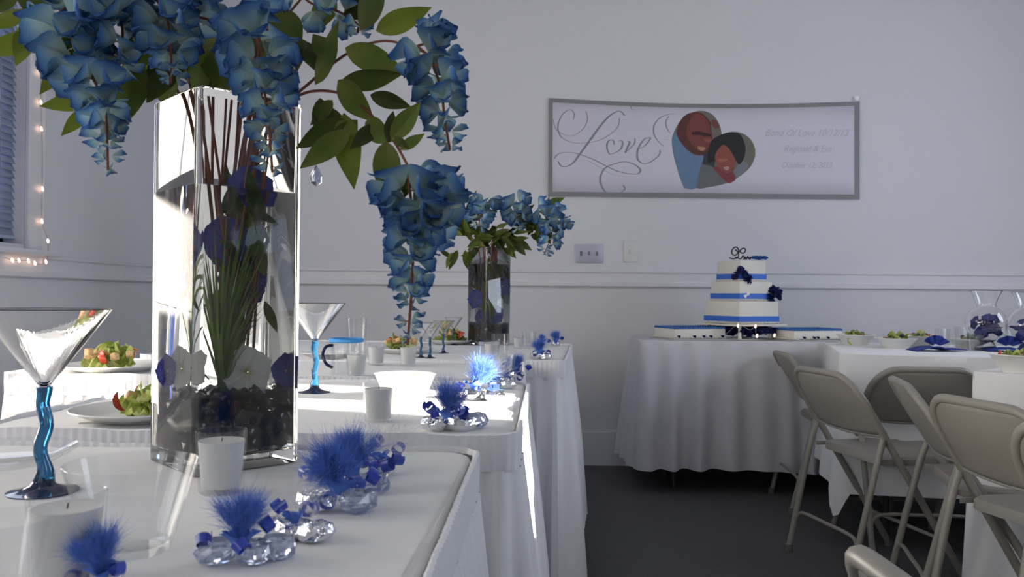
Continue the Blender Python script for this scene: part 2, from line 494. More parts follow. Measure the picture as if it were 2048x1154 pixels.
# venetian blind inside the frame
vb = thing('venetian_blind', 'white venetian blind closed in the left wall window behind the leaves', 'blind', (XL - 0.045, (y0 + y1) / 2, z0 + 0.02))
hl = (y1 - y0) / 2 - 0.008
slat_me = MB().grid(lambda u, v: ((v - 0.5) * 0.022, (u * 2 - 1) * hl, (v - 0.5) * -0.040 + 0.004 * (1 - (2 * v - 1) ** 2)), 1, 4).mesh('slat', M['slat'])
nsl = int((z1 - z0 - 0.12) / 0.030)
for i in range(nsl): solidify(link('slat', slat_me, vb, (0, 0, 0.035 + i * 0.030)), 0.0012)
MB().rbox((-0.02, -hl, z1 - z0 - 0.085), (0.025, hl, z1 - z0 - 0.03), 0.004, 1).build('head_rail', M['slat'], vb)
MB().rbox((-0.014, -hl, 0.0), (0.014, hl, 0.016), 0.003, 1).build('bottom_rail', M['slat'], vb)
for yy in (-hl + 0.12, hl - 0.12):
    MB().tube([(0.024, yy, 0.01), (0.024, yy, z1 - z0 - 0.08)], 0.0012, 5).build('ladder_cord', M['cord'], vb)
# window 2 (right wall) : casing, pane
y0, y1, z0, z1 = WIN2
w2 = MB()
for (a, b) in (((XR - 0.02, y0 - 0.09, z0 - 0.1), (XR - 0.001, y0, z1 + 0.09)), ((XR - 0.02, y1, z0 - 0.1), (XR - 0.001, y1 + 0.09, z1 + 0.09)), ((XR - 0.02, y0, z1), (XR - 0.001, y1, z1 + 0.09)), ((XR - 0.02, y0, z0 - 0.1), (XR - 0.001, y1, z0))):
    w2.box(a, b)
win2 = struct(w2.build('window_2', M['trim'], smooth=False))
GAP = (0.44, 0.82)            # gap between the added curtains that shape the sun
for nm, (a, b) in (('near', (y0 - 0.06, GAP[0])), ('far', (GAP[1], y1 + 0.06))):
    ncol = 60
    top = 2.27 if nm == 'near' else z1 + 0.04      # the near one stops low so sun also hits the left wall
    def cf(u, v, a=a, b=b, top=top):
        return (XR - 0.05 + 0.018 * sin(u * (b - a) / 0.09 * 2 * pi), a + (b - a) * u, z0 - 0.12 + (top + 0.12 - z0) * v)
    c = MB().grid(cf, ncol, 2).build('sun_blocker', M['sun_blocker'])
    solidify(c, 0.004)
    tag(c, 'grey sun blocker added out of view on the %s side of the right wall window' % nm, 'sun_blocker', 'added sun blockers at the right wall window')

# ================================================================== HEAD TABLES
ZT = 0.765
def rrect(hx, hy, r, step):
    """points and outward normals round a rounded rectangle, evenly spaced"""
    out = []
    segs = []
    cs = [(hx - r, -(hy - r), -pi / 2), (hx - r, hy - r, 0), (-(hx - r), hy - r, pi / 2), (-(hx - r), -(hy - r), pi)]
    pts = []
    for i, (cx, cy, a0) in enumerate(cs):
        for k in range(9):
            a = a0 + k / 8 * pi / 2
            pts.append((cx + r * cos(a), cy + r * sin(a), cos(a), sin(a)))
    L = []
    tot = 0
    for i in range(len(pts)):
        p, q = pts[i], pts[(i + 1) % len(pts)]
        d = math.hypot(q[0] - p[0], q[1] - p[1]); L.append((tot, d)); tot += d
    n = int(tot / step)
    j = 0
    for k in range(n):
        s = tot * k / n
        while j < len(L) - 1 and s > L[j][0] + L[j][1]: j += 1
        p, q = pts[j], pts[(j + 1) % len(pts)]
        t = (s - L[j][0]) / max(L[j][1], 1e-9)
        nx, ny = p[2] + (q[2] - p[2]) * t, p[3] + (q[3] - p[3]) * t
        l = math.hypot(nx, ny)
        out.append((p[0] + (q[0] - p[0]) * t, p[1] + (q[1] - p[1]) * t, nx / l, ny / l, s))
    return out, tot

def ring_surface(mb, loop, levels):
    """levels: list of functions (x,y,nx,ny,s)->point"""
    n = len(loop)
    vs = [f(*q) for f in levels for q in loop]
    fs = []
    for i in range(len(levels) - 1):
        for k in range(n):
            k2 = (k + 1) % n
            fs.append((i * n + k, (i + 1) * n + k, (i + 1) * n + k2, i * n + k2))
    mb.add(vs, fs)

def folding_table(name, label, cx, cy, hx, hy, rz, group):
    t = thing(name, label, 'table', (cx, cy, 0), rz, group)
    MB().rbox((-hx, -hy, 0.725), (hx, hy, 0.757), 0.008, 2).build('tabletop', M['table'], t)
    for sx in (-1, 1):
        for sy in (-1, 1):
            MB().tube([(sx * (hx - 0.18), sy * (hy - 0.10), 0.0), (sx * (hx - 0.18), sy * (hy - 0.10), 0.725)], 0.013, 10).build('leg', M['tableleg'], t)
    return t

def head_table(idx, x0, x1, y0, y1, rz, where):
    cx, cy, hx, hy = (x0 + x1) / 2, (y0 + y1) / 2, (x1 - x0) / 2, (y1 - y0) / 2
    folding_table('folding_table', 'folding table hidden under the skirted white cloth, ' + where, cx, cy, hx, hy, rz, 'head tables in a row')
    R = 0.035
    loop, tot = rrect(hx + 0.004, hy + 0.004, R, 0.02)
    # cloth: top with a soft rolled edge and a short overhang under the skirt
    cl = MB()
    n = len(loop)
    def ins(d, z): return lambda x, y, nx, ny, s: (x - nx * d, y - ny * d, z + 0.0006 * sin(s * 31) + 0.0004 * sin(s * 77))
    ring_surface(cl, loop, [ins(-0.002, ZT - 0.10), ins(-0.002, ZT - 0.012), ins(0.001, ZT - 0.004), ins(0.006, ZT)])
    o = len(cl.v) - n
    inner = [(q[0] - q[2] * 0.006, q[1] - q[3] * 0.006) for q in loop]
    cl.f.append(tuple(o + k for k in range(n)))
    c = cl.build('tablecloth', M['linen'], None, (cx, cy, 0)); c.rotation_euler[2] = rz
    tag(c, 'white linen cloth over the head table, ' + where, 'tablecloth', 'head table cloths')
    # skirt: shirred header standing a little proud of the edge, then pleats to the floor
    sk = thing('table_skirt', 'white pleated skirt clipped round the head table, ' + where, 'table skirt', (cx, cy, 0), rz, 'head table skirts')
    loop, tot = rrect(hx + 0.010, hy + 0.010, R, 0.004)
    nw = round(tot / 0.015); nc = round(tot / 0.052)
    rg = random.Random(idx)
    ph = [rg.uniform(0, 6.28) for _ in range(4)]
    def hd(z, amp, d=0.0, wob=0.0):
        return lambda x, y, nx, ny, s: (x + nx * (d + amp * sin(2 * pi * nw * s / tot)), y + ny * (d + amp * sin(2 * pi * nw * s / tot)),
                                        z + wob * sin(s * 23 + ph[0]) + wob * 0.6 * sin(s * 61 + ph[1]))
    h = MB()
    ring_surface(h, loop, [hd(ZT - 0.002, 0.0012, -0.004), hd(ZT + 0.005, 0.0007, 0.0, 0.0014), hd(ZT + 0.004, 0.0009, 0.004, 0.0014), hd(ZT - 0.02, 0.0012, 0.004), hd(ZT - 0.052, 0.0012, 0.003)])
    h.build('shirred_header', M['skirt'], sk)
    def dr(u):
        z = ZT - 0.050 - u * (ZT - 0.050 - 0.012)
        amp = 0.005 + 0.017 * min(1, u * 2.2)
        fl = 0.002 + 0.055 * u
        def f(x, y, nx, ny, s):
            w = sin(2 * pi * nc * s / tot + 1.3 * sin(2 * pi * 7 * s / tot + ph[2]) + u * 0.5 * sin(s * 9 + ph[3]))
            a = amp * (0.75 + 0.35 * sin(2 * pi * 5 * s / tot + ph[1]))
            d = fl + a * w
            return (x + nx * d, y + ny * d, z)
        return f
    p = MB()
    ring_surface(p, loop[::2], [dr(u) for u in (0, 0.05, 0.12, 0.22, 0.36, 0.52, 0.7, 0.86, 1.0)])
    p.build('pleated_drop', M['skirt'], sk)

head_table(1, -0.98, -0.094, 0.36, 1.138, 0.0, 'nearest to the camera')
head_table(2, -0.88, -0.040, 1.275, 2.045, radians(-0.5), 'second from the camera')
head_table(3, -1.41, -0.055, 2.145, 2.66, radians(1.2), 'third from the camera')
head_table(4, -1.35, 0.105, 2.775, 3.79, radians(-3.5), 'farthest from the camera')

# ================================================================== GLASSWARE
def martini(loc, label, s=1.0, rz=0.0):
    t = thing('martini_glass', label, 'glass', loc, rz, 'martini glasses with wavy blue stems')
    R, hb, zs = 0.0655 * s, 0.084 * s, 0.113 * s
    th = 0.0016 * s
    prof = [(0.0005, zs), (0.006 * s, zs + 0.002 * s), (R, zs + hb), (R - th * 0.5, zs + hb + th * 0.6), (R - th, zs + hb), (0.006 * s, zs + 0.008 * s), (0.0005, zs + 0.006 * s)]
    MB().lathe(prof, 56).build('bowl', M['glass'], t)
    pts = []; rr = []
    for i in range(25):
        u = i / 24
        pts.append((0.0030 * s * sin(u * 2.0 * 2 * pi + 0.4) * (1 - abs(2 * u - 1) ** 4), 0.0012 * s * cos(u * 8), 0.010 * s + u * (zs - 0.009 * s)))
        rr.append((0.0070 + 0.0045 * max(0, 0.2 - u) / 0.2 + 0.0015 * max(0, u - 0.85) / 0.15) * s)
    MB().tube(pts, rr, 12).build('stem', M['blue_glass'], t)
    MB().lathe([(0.0005, 0.0), (0.035 * s, 0.0), (0.0355 * s, 0.0015 * s), (0.024 * s, 0.0035 * s), (0.013 * s, 0.008 * s), (0.008 * s, 0.0145 * s), (0.0005, 0.0155 * s)], 40).build('foot', M['navy_glass'], t)
    return t
martini(PZ(86, 984, ZT), 'martini glass with a wavy blue stem at the left front of the head table')
martini(PZ(629, 785, ZT), 'martini glass half hidden behind the right edge of the big vase', 1.0, 1.0)
martini(PZ(842, 715, ZT), 'martini glass with blue stem behind the hanging blossoms, left of three', 0.62, 0.5)
martini(PZ(860, 716, ZT), 'martini glass with blue stem behind the hanging blossoms, middle of three', 0.62, 2.0)
martini(PZ(887, 706, ZT), 'martini glass with blue stem beside the far vase, right of three', 0.62, 3.0)
martini(PZ(907, 690, ZT), 'martini glass standing behind the salad at the left of the far vase', 0.62, 4.0)

def votive(loc, label, s=1.0, fill=0.84):
    t = thing('votive_candle', label, 'candle', loc, 0, 'white votive candles in clear glasses')
    h, rb, rt, th = 0.068 * s, 0.0235 * s, 0.0275 * s, 0.0022 * s
    MB().lathe([(0.0004, 0), (rb - 0.002, 0), (rb, 0.002), (rt, h - 0.001), (rt - th / 2, h), (rt - th, h - 0.001), (rb - th + 0.0003, 0.007), (rb - th - 0.002, 0.006), (0.0004, 0.006)], 40).build('glass_cup', M['thin'], t)
    zf = h * fill
    rw = rb - th + (rt - rb) * fill
    MB().lathe([(0.0004, 0.0066), (rb - th - 0.001, 0.0066), (rw - 0.0004, zf - 0.0006), (rw - 0.003, zf - 0.0012), (0.0004, zf - 0.002)], 36).build('wax', M['wax'], t)
    MB().tube([(0, 0, zf - 0.003), (0.0006, 0.0004, zf + 0.002)], 0.0006, 6).build('wick', M['wick'], t)
    return t
votive(PZ(442, 984, ZT), 'white votive candle right in front of the big square vase')
votive(PZ(132, 1166, ZT), 'large blurred white votive candle nearest to the camera at lower left')
votive(PZ(757, 843, ZT), 'white votive candle standing in the streak of sunlight')
votive(PZ(713, 752, ZT), 'white votive candle in front of the blue rimmed mug', 1.0)
votive(PZ(752, 730, ZT), 'white votive candle to the right of the blue rimmed mug')
votive(PZ(816, 732, ZT), 'white votive candle just below the tip of the hanging blossoms')
votive(PZ(983, 721, ZT), 'white votive candle in front of the far vase', 1.0)
votive(PZ(1036, 697, ZT), 'white votive candle to the right of the far vase', 0.8)

def tumbler(loc, label, h, rb, rt, th=0.002, name='glass_tumbler', group='clear glass tumblers', n=44):
    o = MB().lathe([(0.0004, 0), (rb - 0.002, 0), (rb, 0.003), (rt, h - 0.001), (rt - th / 2, h), (rt - th, h - 0.001), (rb - th, 0.008), (rb - th - 0.003, 0.006), (0.0004, 0.006)], n).build(name, M['thin'], None, loc)
    return tag(o, label, 'glass', group)
tumbler(PZ(262, 1100, ZT), 'wide clear glass bowl behind the nearest candle', 0.074, 0.032, 0.053, 0.0010, 'glass_bowl')
tumbler(PZ(5, 1190, ZT), 'clear glass bowl cut by the lower left corner of the frame', 0.055, 0.02, 0.033, 0.0010, 'glass_bowl')
tumbler(PZ(1000, 716, ZT), 'clear glass tumbler right of the candle before the far vase', 0.085, 0.026, 0.031)
tumbler(PZ(1058, 697, ZT), 'clear glass tumbler right of the far vase behind a blue favor', 0.07, 0.026, 0.030)
tumbler(PZ(712, 738, ZT), 'tall clear glass tumbler behind the blue rimmed mug', 0.150, 0.026, 0.031)
tag(MB().lathe([(0.0004, 0), (0.040, 0), (0.042, 0.003), (0.062, 0.052), (0.0645, 0.054), (0.060, 0.054), (0.038, 0.006), (0.0004, 0.005)], 44).build('glare_dish', M['foam'], None, PZ(810, 799, ZT)), 'glass dish coloured white for its sun glare on the second table', 'bowl')  # glass dish; its sun glare is put into the white colour
tumbler(PZ(1005, 772, ZT), 'clear glass cup tilted among the blue favors', 0.075, 0.022, 0.032, 0.002, 'glass_cup')

# glass mug with a blue rim and a dark handle
p = PZ(692, 752, ZT)
t = thing('glass_mug', 'clear glass mug with a bright blue rim and dark handle', 'mug', p)
MB().lathe([(0.0004, 0), (0.036, 0), (0.038, 0.003), (0.042, 0.098), (0.040, 0.099), (0.0385, 0.098), (0.0345, 0.008), (0.0004, 0.007)], 44).build('body', M['thin'], t)
MB().lathe([(0.0428, 0.090), (0.046, 0.092), (0.0465, 0.098), (0.044, 0.101), (0.0428, 0.100)], 44, closed=True).build('rim_band', M['bluerim'], t)
MB().tube(crom([(-0.036, 0.0, 0.082), (-0.052, -0.01, 0.078), (-0.060, -0.012, 0.058), (-0.052, -0.01, 0.034), (-0.037, 0.0, 0.022)]), 0.0042, 8).build('handle', M['navy_glass'], t)

# ================================================================== PLATES AND SALADS
def plate(loc, label, r=0.125, m='plate', name='plate'):
    prof = [(0.0004, 0.002), (r * 0.55, 0.002), (r * 0.60, 0.0), (r * 0.66, 0.002), (r * 0.98, 0.017), (r, 0.0185), (r * 0.985, 0.0205), (r * 0.66, 0.007), (r * 0.6, 0.0055), (0.0004, 0.0055)]
    return tag(MB().lathe(prof, 56).build(name, M[m], None, loc), label, 'plate', 'plates on the tables')
def lettuce_mesh(seed, L=0.05):
    rg = random.Random(seed)
    a, b, c = rg.uniform(2, 4), rg.uniform(3, 6), rg.uniform(0, 6)
    def f(u, v):
        w = L * 0.75 * (0.35 + 0.65 * sin(pi * min(1, u * 0.85 + 0.08)))
        x = (v - 0.5) * 2 * w * 0.6
        y = u * L
        z = 0.22 * L * sin(a * u * 2 + c) + 0.10 * L * sin(b * v * 3 + u * 5 + c) * (0.3 + abs(v - 0.5) * 2) + L * 0.5 * (v - 0.5) ** 2
        return (x, y - L * 0.5, z, min(1, u * 0.7 + abs(v - 0.5) * 0.7))
    return MB().grid(f, 9, 8).mesh('lettuce_leaf', M['lettuce'])
LET = [lettuce_mesh(i) for i in range(5)]
TOM = MB().grid(lambda u, v: (0.017 * cos(pi * (u - 0.5)) * cos(1.1 * (v - 0.5)), 0.017 * cos(pi * (u - 0.5)) * sin(1.1 * (v - 0.5)) * 1.6, 0.022 * sin(pi * (u - 0.5))), 8, 5).mesh('tomato_wedge', M['tomato'])
CRO = MB().rbox((-0.008, -0.008, -0.008), (0.008, 0.008, 0.008), 0.002, 1).mesh('crouton', M['crouton'])
CAR = MB().tube([(-0.014, 0, 0), (0, 0.003, 0.002), (0.014, 0, 0)], 0.0028, 6).mesh('carrot_strip', M['carrot'])
def salad(loc, label, R=0.055, H=0.03, n=16, seed=1, s=1.0, nt=3):
    rg = random.Random(seed)
    t = thing('salad', label, 'salad', loc, 0, 'salads on the tables')
    def put(nm, me, r_, z, sc=1.0):
        a = rg.uniform(0, 2 * pi); q = R * sqrt(rg.random()) * r_
        m = Matrix.Translation((q * cos(a), q * sin(a), z)) @ Matrix.Rotation(rg.uniform(0, 6.28), 4, 'Z') @ Matrix.Rotation(rg.uniform(-0.7, 0.7), 4, 'X') @ Matrix.Rotation(rg.uniform(-0.6, 0.6), 4, 'Y') @ Matrix.Scale(sc * s, 4)
        link(nm, me, t, mw=m)
    for i in range(n):
        k = i / n
        put('lettuce_leaf', LET[i % 5], 1.0 - 0.6 * k, 0.006 + H * k, rg.uniform(0.7, 1.05))
    for i in range(nt): put('tomato_wedge', TOM, 0.9, H * rg.uniform(0.6, 1.05), 0.8)
    for i in range(nt + 1): put('crouton', CRO, 0.9, H * rg.uniform(0.7, 1.1))
    for i in range(nt + 2): put('carrot_strip', CAR, 0.8, H * rg.uniform(0.8, 1.1))
    return t
# the two salads left of the big vase
p = PZ(285, 838, ZT); plate(p, 'white plate with a leafy salad close behind the big vase', 0.115)
salad(p + V((0.012, 0.0, 0.008)), 'leafy salad with red tomato close behind the big vase', 0.05, 0.032, 16, 3)
p = PZ(225, 742, ZT); plate(p, 'white plate with a salad at the far left, third table', 0.135)
salad(p + V((0.0, 0.0, 0.010)), 'mixed salad with red and orange bits at the far left, third table', 0.085, 0.045, 22, 5, 1.15, 4)
p = PZ(660, 716, ZT); plate(p, 'white plate left of the blue rimmed mug', 0.10)
p = PZ(808, 706, ZT); plate(p, 'white plate behind the candle under the hanging blossoms', 0.11)
salad(p + V((-0.01, 0, 0.008)), 'salad with red tomato behind the candle under the hanging blossoms', 0.07, 0.04, 18, 8, 1.0, 5)
p = PZ(900, 688, ZT); plate(p, 'white plate against the left side of the far vase', 0.11)
salad(p + V((0, 0, 0.008)), 'green salad with a red tomato against the left side of the far vase', 0.065, 0.045, 18, 9, 1.1, 4)
p = PZ(8, 928, ZT); plate(p, 'clear glass plate cut by the left edge of the frame', 0.085, 'thin', 'glass_plate')
# fork beside the near plate
def fork(loc, label, rz):
    t = thing('fork', label, 'fork', loc, rz)
    MB().tube(crom([(-0.07, 0, 0.004), (-0.02, 0, 0.006), (0.03, 0, 0.006), (0.045, 0, 0.003)]), [0.0035] * 18 + [0.002], 8, flat_=0.4).build('handle', M['steel'], t)
    h = MB().rbox((0.043, -0.010, 0.002), (0.062, 0.010, 0.0035), 0.0006, 1)
    for k in range(4): h.rbox((0.060, -0.010 + k * 0.0055, 0.002), (0.088, -0.0070 + k * 0.0055, 0.0035), 0.0004, 1)
    h.build('tines', M['steel'], t)
fork(PZ(262, 850, ZT) + V((0, -0.02, 0.002)), 'steel fork lying beside the near salad plate', radians(8))

# ================================================================== FAVORS (foil dishes with tulle puffs and ribbon)
def tulle_mesh(name, m, n, L, seed, up=0.55, wide=1.0, w=0.0005):
    rg = random.Random(seed)
    mb = MB()
    # a cloud of short cut threads that fans up and out of the gathered middle
    lobes = [V((rg.uniform(-1, 1), rg.uniform(-1, 1), rg.uniform(0.3, 1.2) + up)).normalized() for _ in range(6)]
    for i in range(n):
        lb = lobes[rg.randrange(6)]
        d = (lb + V((rg.gauss(0, 1), rg.gauss(0, 1), rg.gauss(0, 1))) * 0.42)
        d = V((d.x * wide, d.y * wide, d.z)).normalized()
        b = lb * L * 0.55 * rg.random() ** 0.7 + V((rg.gauss(0, 1), rg.gauss(0, 1), rg.gauss(0, 1))) * L * 0.085
        l = L * (0.15 + 0.50 * rg.random() ** 2.0)
        sd_ = d.cross(V((rg.uniform(-1, 1), rg.uniform(-1, 1), rg.uniform(-1, 1)))).normalized()
        bend = V((rg.uniform(-1, 1), rg.uniform(-1, 1), rg.uniform(-1, 1))) * L * 0.16
        q0, q1, q2 = b, b + d * l * 0.55 + bend * 0.4, b + d * l + bend
        o = len(mb.v)
        mb.v += [tuple(q0 - sd_ * w), tuple(q0 + sd_ * w), tuple(q1 - sd_ * w), tuple(q1 + sd_ * w), tuple(q2)]
        mb.f += [(o, o + 1, o + 3, o + 2), (o + 2, o + 3, o + 4)]
        mb.t += [0.5] * 5
    return mb.mesh(name, m, False)
TUL = [tulle_mesh('tulle_puff', M['tulle'], 3600, 0.044, 11 + k, up=0.5, w=0.00013) for k in range(3)]
TUW = [tulle_mesh('netting_puff', M['tulle_white'], 520, 0.050, 31 + k, up=0.5, w=0.00009) for k in range(2)]
def gathered(name, m, seed, R=0.02):
    """gathered blue netting: a ruffled little bag"""
    rg = random.Random(seed); p = [rg.uniform(0, 6) for _ in range(4)]
    def f(u, v):
        a = 2 * pi * v
        r = R * (0.35 + 0.75 * u) * (1 + 0.22 * sin(5 * a + p[0]) * u + 0.12 * sin(9 * a + p[1]) * u)
        return (r * cos(a), r * sin(a), R * (1.5 * u - 0.5 * u * u) * (1 + 0.25 * sin(3 * a + p[2]) * u))
    return MB().grid(f, 7, 36).mesh(name, m)
GAT = [gathered('gathered_netting', M['tulle'], 70 + k, 0.013) for k in range(3)]
def foil_cup(seed, m, name, R=0.019, H=0.016):
    rg = random.Random(seed)
    mb = MB()
    n = 11
    prof = [(0.55, 0.0), (0.92, 0.25), (1.0, 0.6), (0.86, 1.0), (0.5, 0.82), (0.02, 0.78)]
    vs, fs = [(0, 0, 0)], []
    for (r, z) in prof:
        for k in range(n):
            a = 2 * pi * (k + rg.uniform(-0.2, 0.2)) / n
            q = R * r * rg.uniform(0.88, 1.08)
            vs.append((q * cos(a), q * sin(a), H * z * rg.uniform(0.9, 1.08) if z else 0))
    for k in range(n): fs.append((0, 1 + (k + 1) % n, 1 + k))
    for i in range(len(prof) - 1):
        for k in range(n):
            fs.append((1 + i * n + k, 1 + i * n + (k + 1) % n, 1 + (i + 1) * n + (k + 1) % n, 1 + (i + 1) * n + k))
    fs.append(tuple(1 + (len(prof) - 1) * n + k for k in range(n)))
    mb.add(vs, fs)
    return mb.mesh(name, m, False)
FOIL = [foil_cup(90 + k, M['silver'], 'foil_dish') for k in range(3)]
GEM = [foil_cup(95 + k, M['gem'], 'crystal_dish', 0.017, 0.018) for k in range(2)]
def curl_mesh(seed):
    """a loop of satin ribbon"""
    rg = random.Random(seed)
    tw = rg.uniform(0.6, 1.0)
    def f(u, v):
        a = u * 2 * pi * 1.1
        r = 0.0062 * (1 + 0.15 * u)
        return (r * cos(a), (v - 0.5) * 0.009 + 0.004 * u * tw, r * sin(a))
    return MB().grid(f, 18, 2).mesh('ribbon_curl', M['ribbon'])
CURL = [curl_mesh(k) for k in range(3)]
def favor(px, py, label, s=1.0, seed=0, dishes=(('foil', 0, 0),), puff='blue', curls=4, ps=1.0):
    rg = random.Random(seed + 200)
    t = thing('party_favor', label, 'favor', PZ(px, py, ZT), rg.uniform(-0.4, 0.4), 'blue tulle favors along the head table edge')
    t.scale = (s, s, s)
    for (k, dx, dy) in dishes:
        me = FOIL[rg.randrange(3)] if k == 'foil' else GEM[rg.randrange(2)]
        o = link('foil_dish' if k == 'foil' else 'crystal_dish', me, t, (dx, dy, 0.0)); o.rotation_euler[2] = rg.uniform(0, 6)
    top = 0.014
    o = link('gathered_netting', GAT[rg.randrange(3)], t, (0, 0, top)); o.rotation_euler = (rg.uniform(-0.3, 0.3), rg.uniform(-0.3, 0.3), rg.uniform(0, 6))
    if puff == 'white':
        o.active_material = M['tulle_white'] if False else o.active_material
        o.scale = (0.7,) * 3
    o = link('tulle_puff' if puff == 'blue' else 'netting_puff', TUL[rg.randrange(3)] if puff == 'blue' else TUW[rg.randrange(2)], t, (0, 0, top + 0.012))
    o['kind'] = 'stuff'; o.scale = (ps,) * 3; o.rotation_euler = (rg.uniform(-0.3, 0.3), rg.uniform(-0.3, 0.3), rg.uniform(0, 6))
    for i in range(curls):
        a = 2 * pi * i / curls + rg.uniform(-0.5, 0.5); r = rg.uniform(0.018, 0.030)
        m = Matrix.Translation((r * cos(a), r * sin(a), rg.uniform(0.014, 0.034))) @ Matrix.Rotation(rg.uniform(0, 6), 4, 'Z') @ Matrix.Rotation(rg.uniform(-0.8, 0.8), 4, 'X')
        link('ribbon_curl', CURL[rg.randrange(3)], t, mw=m)
    return t
favor(205, 1185, 'blue tulle favor in front of the nearest candle at the bottom edge', 0.75, 1, (('foil', 0, 0),), 'blue', 2, 1.0)
favor(478, 1128, 'blue tulle favor with clear crystals, nearest whole one of the row', 0.95, 2, (('gem', 0.012, 0.0), ('gem', -0.020, 0.006), ('gem', 0.030, 0.012)), 'blue', 4, 0.95)
favor(590, 1076, 'silver foil favor with white netting and a big blue curl', 0.95, 3, (('foil', 0, 0), ('foil', 0.022, 0.0), ('foil', -0.016, 0.004)), 'white', 3, 0.8)
favor(672, 1022, 'plump blue tulle favor in the middle of the near row', 1.15, 4, (('gem', 0.02, 0.0), ('foil', -0.018, 0.0)), 'blue', 4, 1.0)
favor(708, 985, 'blue tulle favor with a clear crystal right of the votive candle', 1.15, 5, (('gem', 0.018, 0.0), ('foil', -0.01, 0.01)), 'blue', 4, 0.9)
favor(762, 948, 'wispy white netting favor with blue ribbon loops', 1.05, 6, (('gem', 0.0, 0.0),), 'white', 5, 1.25)
favor(896, 862, 'silver foil favor with blue tulle at the edge of the sun streak', 1.35, 7, (('foil', -0.014, 0), ('foil', 0.014, 0.0), ('gem', 0.03, 0.02)), 'blue', 5, 0.9)
favor(950, 800, 'blue tulle favor glowing in the streak of sunlight', 1.45, 8, (('foil', 0.0, 0.0), ('foil', 0.026, 0.0)), 'blue', 2, 1.0)
favor(992, 778, 'white netting favor just behind the sunlit one', 1.2, 9, (('gem', 0.0, 0.0), ('foil', 0.02, 0.0)), 'white', 3, 0.9)
favor(1015, 768, 'small blue favor inside the group at the second table end', 1.1, 10, (('foil', 0.0, 0.0),), 'blue', 3, 0.7)
favor(1033, 757, 'blue and silver favor on the very end of the second table', 1.15, 11, (('foil', 0.0, 0.0),), 'blue', 4, 0.75)
favor(1080, 719, 'blue favor on silver foil at the front of the farthest table', 1.25, 12, (('foil', -0.012, 0.0), ('foil', 0.014, 0.0)), 'blue', 3, 0.85)
favor(1112, 692, 'dark blue favor at the back corner of the farthest table', 1.2, 13, (('foil', 0.0, 0.0),), 'blue', 4, 0.8)
favor(1085, 690, 'dark leafy favor left of the back corner one', 0.9, 14, (('foil', 0.0, 0.0),), 'blue', 2, 0.7)

# ================================================================== SILK FLOWERS
def petal_pts(L, Wd, cup, curl, n=7, nv=6, tip=0.75):
    def f(u, v):
        w = Wd * 0.5 * (0.16 + 0.84 * (u / 0.6) ** 0.8 if u < 0.6 else sqrt(max(0.0, 1 - ((u - 0.6) / 0.4) ** 2)) + 0.02)
        x = L * u
        y = (v * 2 - 1) * w
        z = cup * (2 * v - 1) ** 2 * w + curl * L * u * u + 0.04 * L * sin(7 * v + 3 * u)
        return (x * (1 - 0.10 * (2 * v - 1) ** 2 * u), y, z, u)
    return f, n, nv
def petal(mb, L, Wd, cup, curl, mx, tip=0.75):
    f, n, nv = petal_pts(L, Wd, cup, curl, tip=tip)
    mb.grid(f, n, nv, mx)
def blossom_mesh(seed, m=None, name='blossom'):
    """pea-flower: a broad standing petal, a second broad one, two wings and a keel, facing +X"""
    rg = random.Random(seed)
    mb = MB()
    R = Matrix.Rotation
    petal(mb, 1.0, 1.20, 0.35, -0.30, R(rg.uniform(-0.3, 0.3), 4, 'Z') @ R(-1.0, 4, 'Y') @ R(rg.uniform(-0.2, 0.2), 4, 'X'))
    petal(mb, 0.95, 1.05, 0.40, 0.18, R(0.35 + rg.uniform(-0.2, 0.2), 4, 'Z') @ R(0.10, 4, 'Y') @ R(0.7, 4, 'X'))
    petal(mb, 0.90, 1.00, 0.40, 0.18, R(-0.40 + rg.uniform(-0.2, 0.2), 4, 'Z') @ R(0.25, 4, 'Y') @ R(-0.7, 4, 'X'))
    petal(mb, 0.55, 0.45, 0.6, 0.35, R(0.55, 4, 'Y'))
    return mb.mesh(name, m or M['petal'])
BLO = [blossom_mesh(k) for k in range(4)]
def bud_mesh(seed):
    rg = random.Random(seed); mb = MB(); R = Matrix.Rotation
    petal(mb, 1.0, 0.85, 0.8, 0.2, R(-0.25, 4, 'Y'))
    petal(mb, 0.9, 0.80, 0.8, -0.25, R(0.25, 4, 'Y') @ R(pi, 4, 'X'))
    return mb.mesh('bud', M['petal'])
BUD = [bud_mesh(k) for k in range(2)]
def leaf_mesh(seed, ratio=0.36, m=None, name='leaf'):
    rg = random.Random(seed); bend = rg.uniform(-0.16, 0.10); fold = rg.uniform(0.15, 0.4)
    def f(u, v):
        s_ = 2 * v - 1
        w = ratio * 0.5 * (sin(pi * u ** 0.78)) ** 0.95 if 0 < u < 1 else 0.003
        return (u, s_ * w, fold * abs(s_) * w + bend * u * u + 0.010 * sin(14 * u) * abs(s_), u)
    return MB().grid(f, 10, 4).mesh(name, m or M['leaf'])
LEAF = [leaf_mesh(k, 0.315) for k in range(5)]
LEAFB = [leaf_mesh(40 + k, 0.33, M['leaf_bright']) for k in range(3)]
LEAFN = [leaf_mesh(20 + k, 0.25) for k in range(3)]

def put_leaf(parent, org, b, t_, wr=None, rg=random, tilt=0.5, bright=False):
    b, t_ = V(b), V(t_)
    d = t_ - b
    toward = (CO - b).normalized()
    up = toward + V((rg.uniform(-tilt, tilt), rg.uniform(-tilt, tilt), rg.uniform(-tilt, tilt)))
    m = frame(b - org, d, up) @ Matrix.Diagonal((d.length, d.length * (wr or 1.0), d.length, 1))
    return link('leaf', (LEAFB[rg.randrange(3)] if bright else LEAF[rg.randrange(5)]), parent, mw=m)

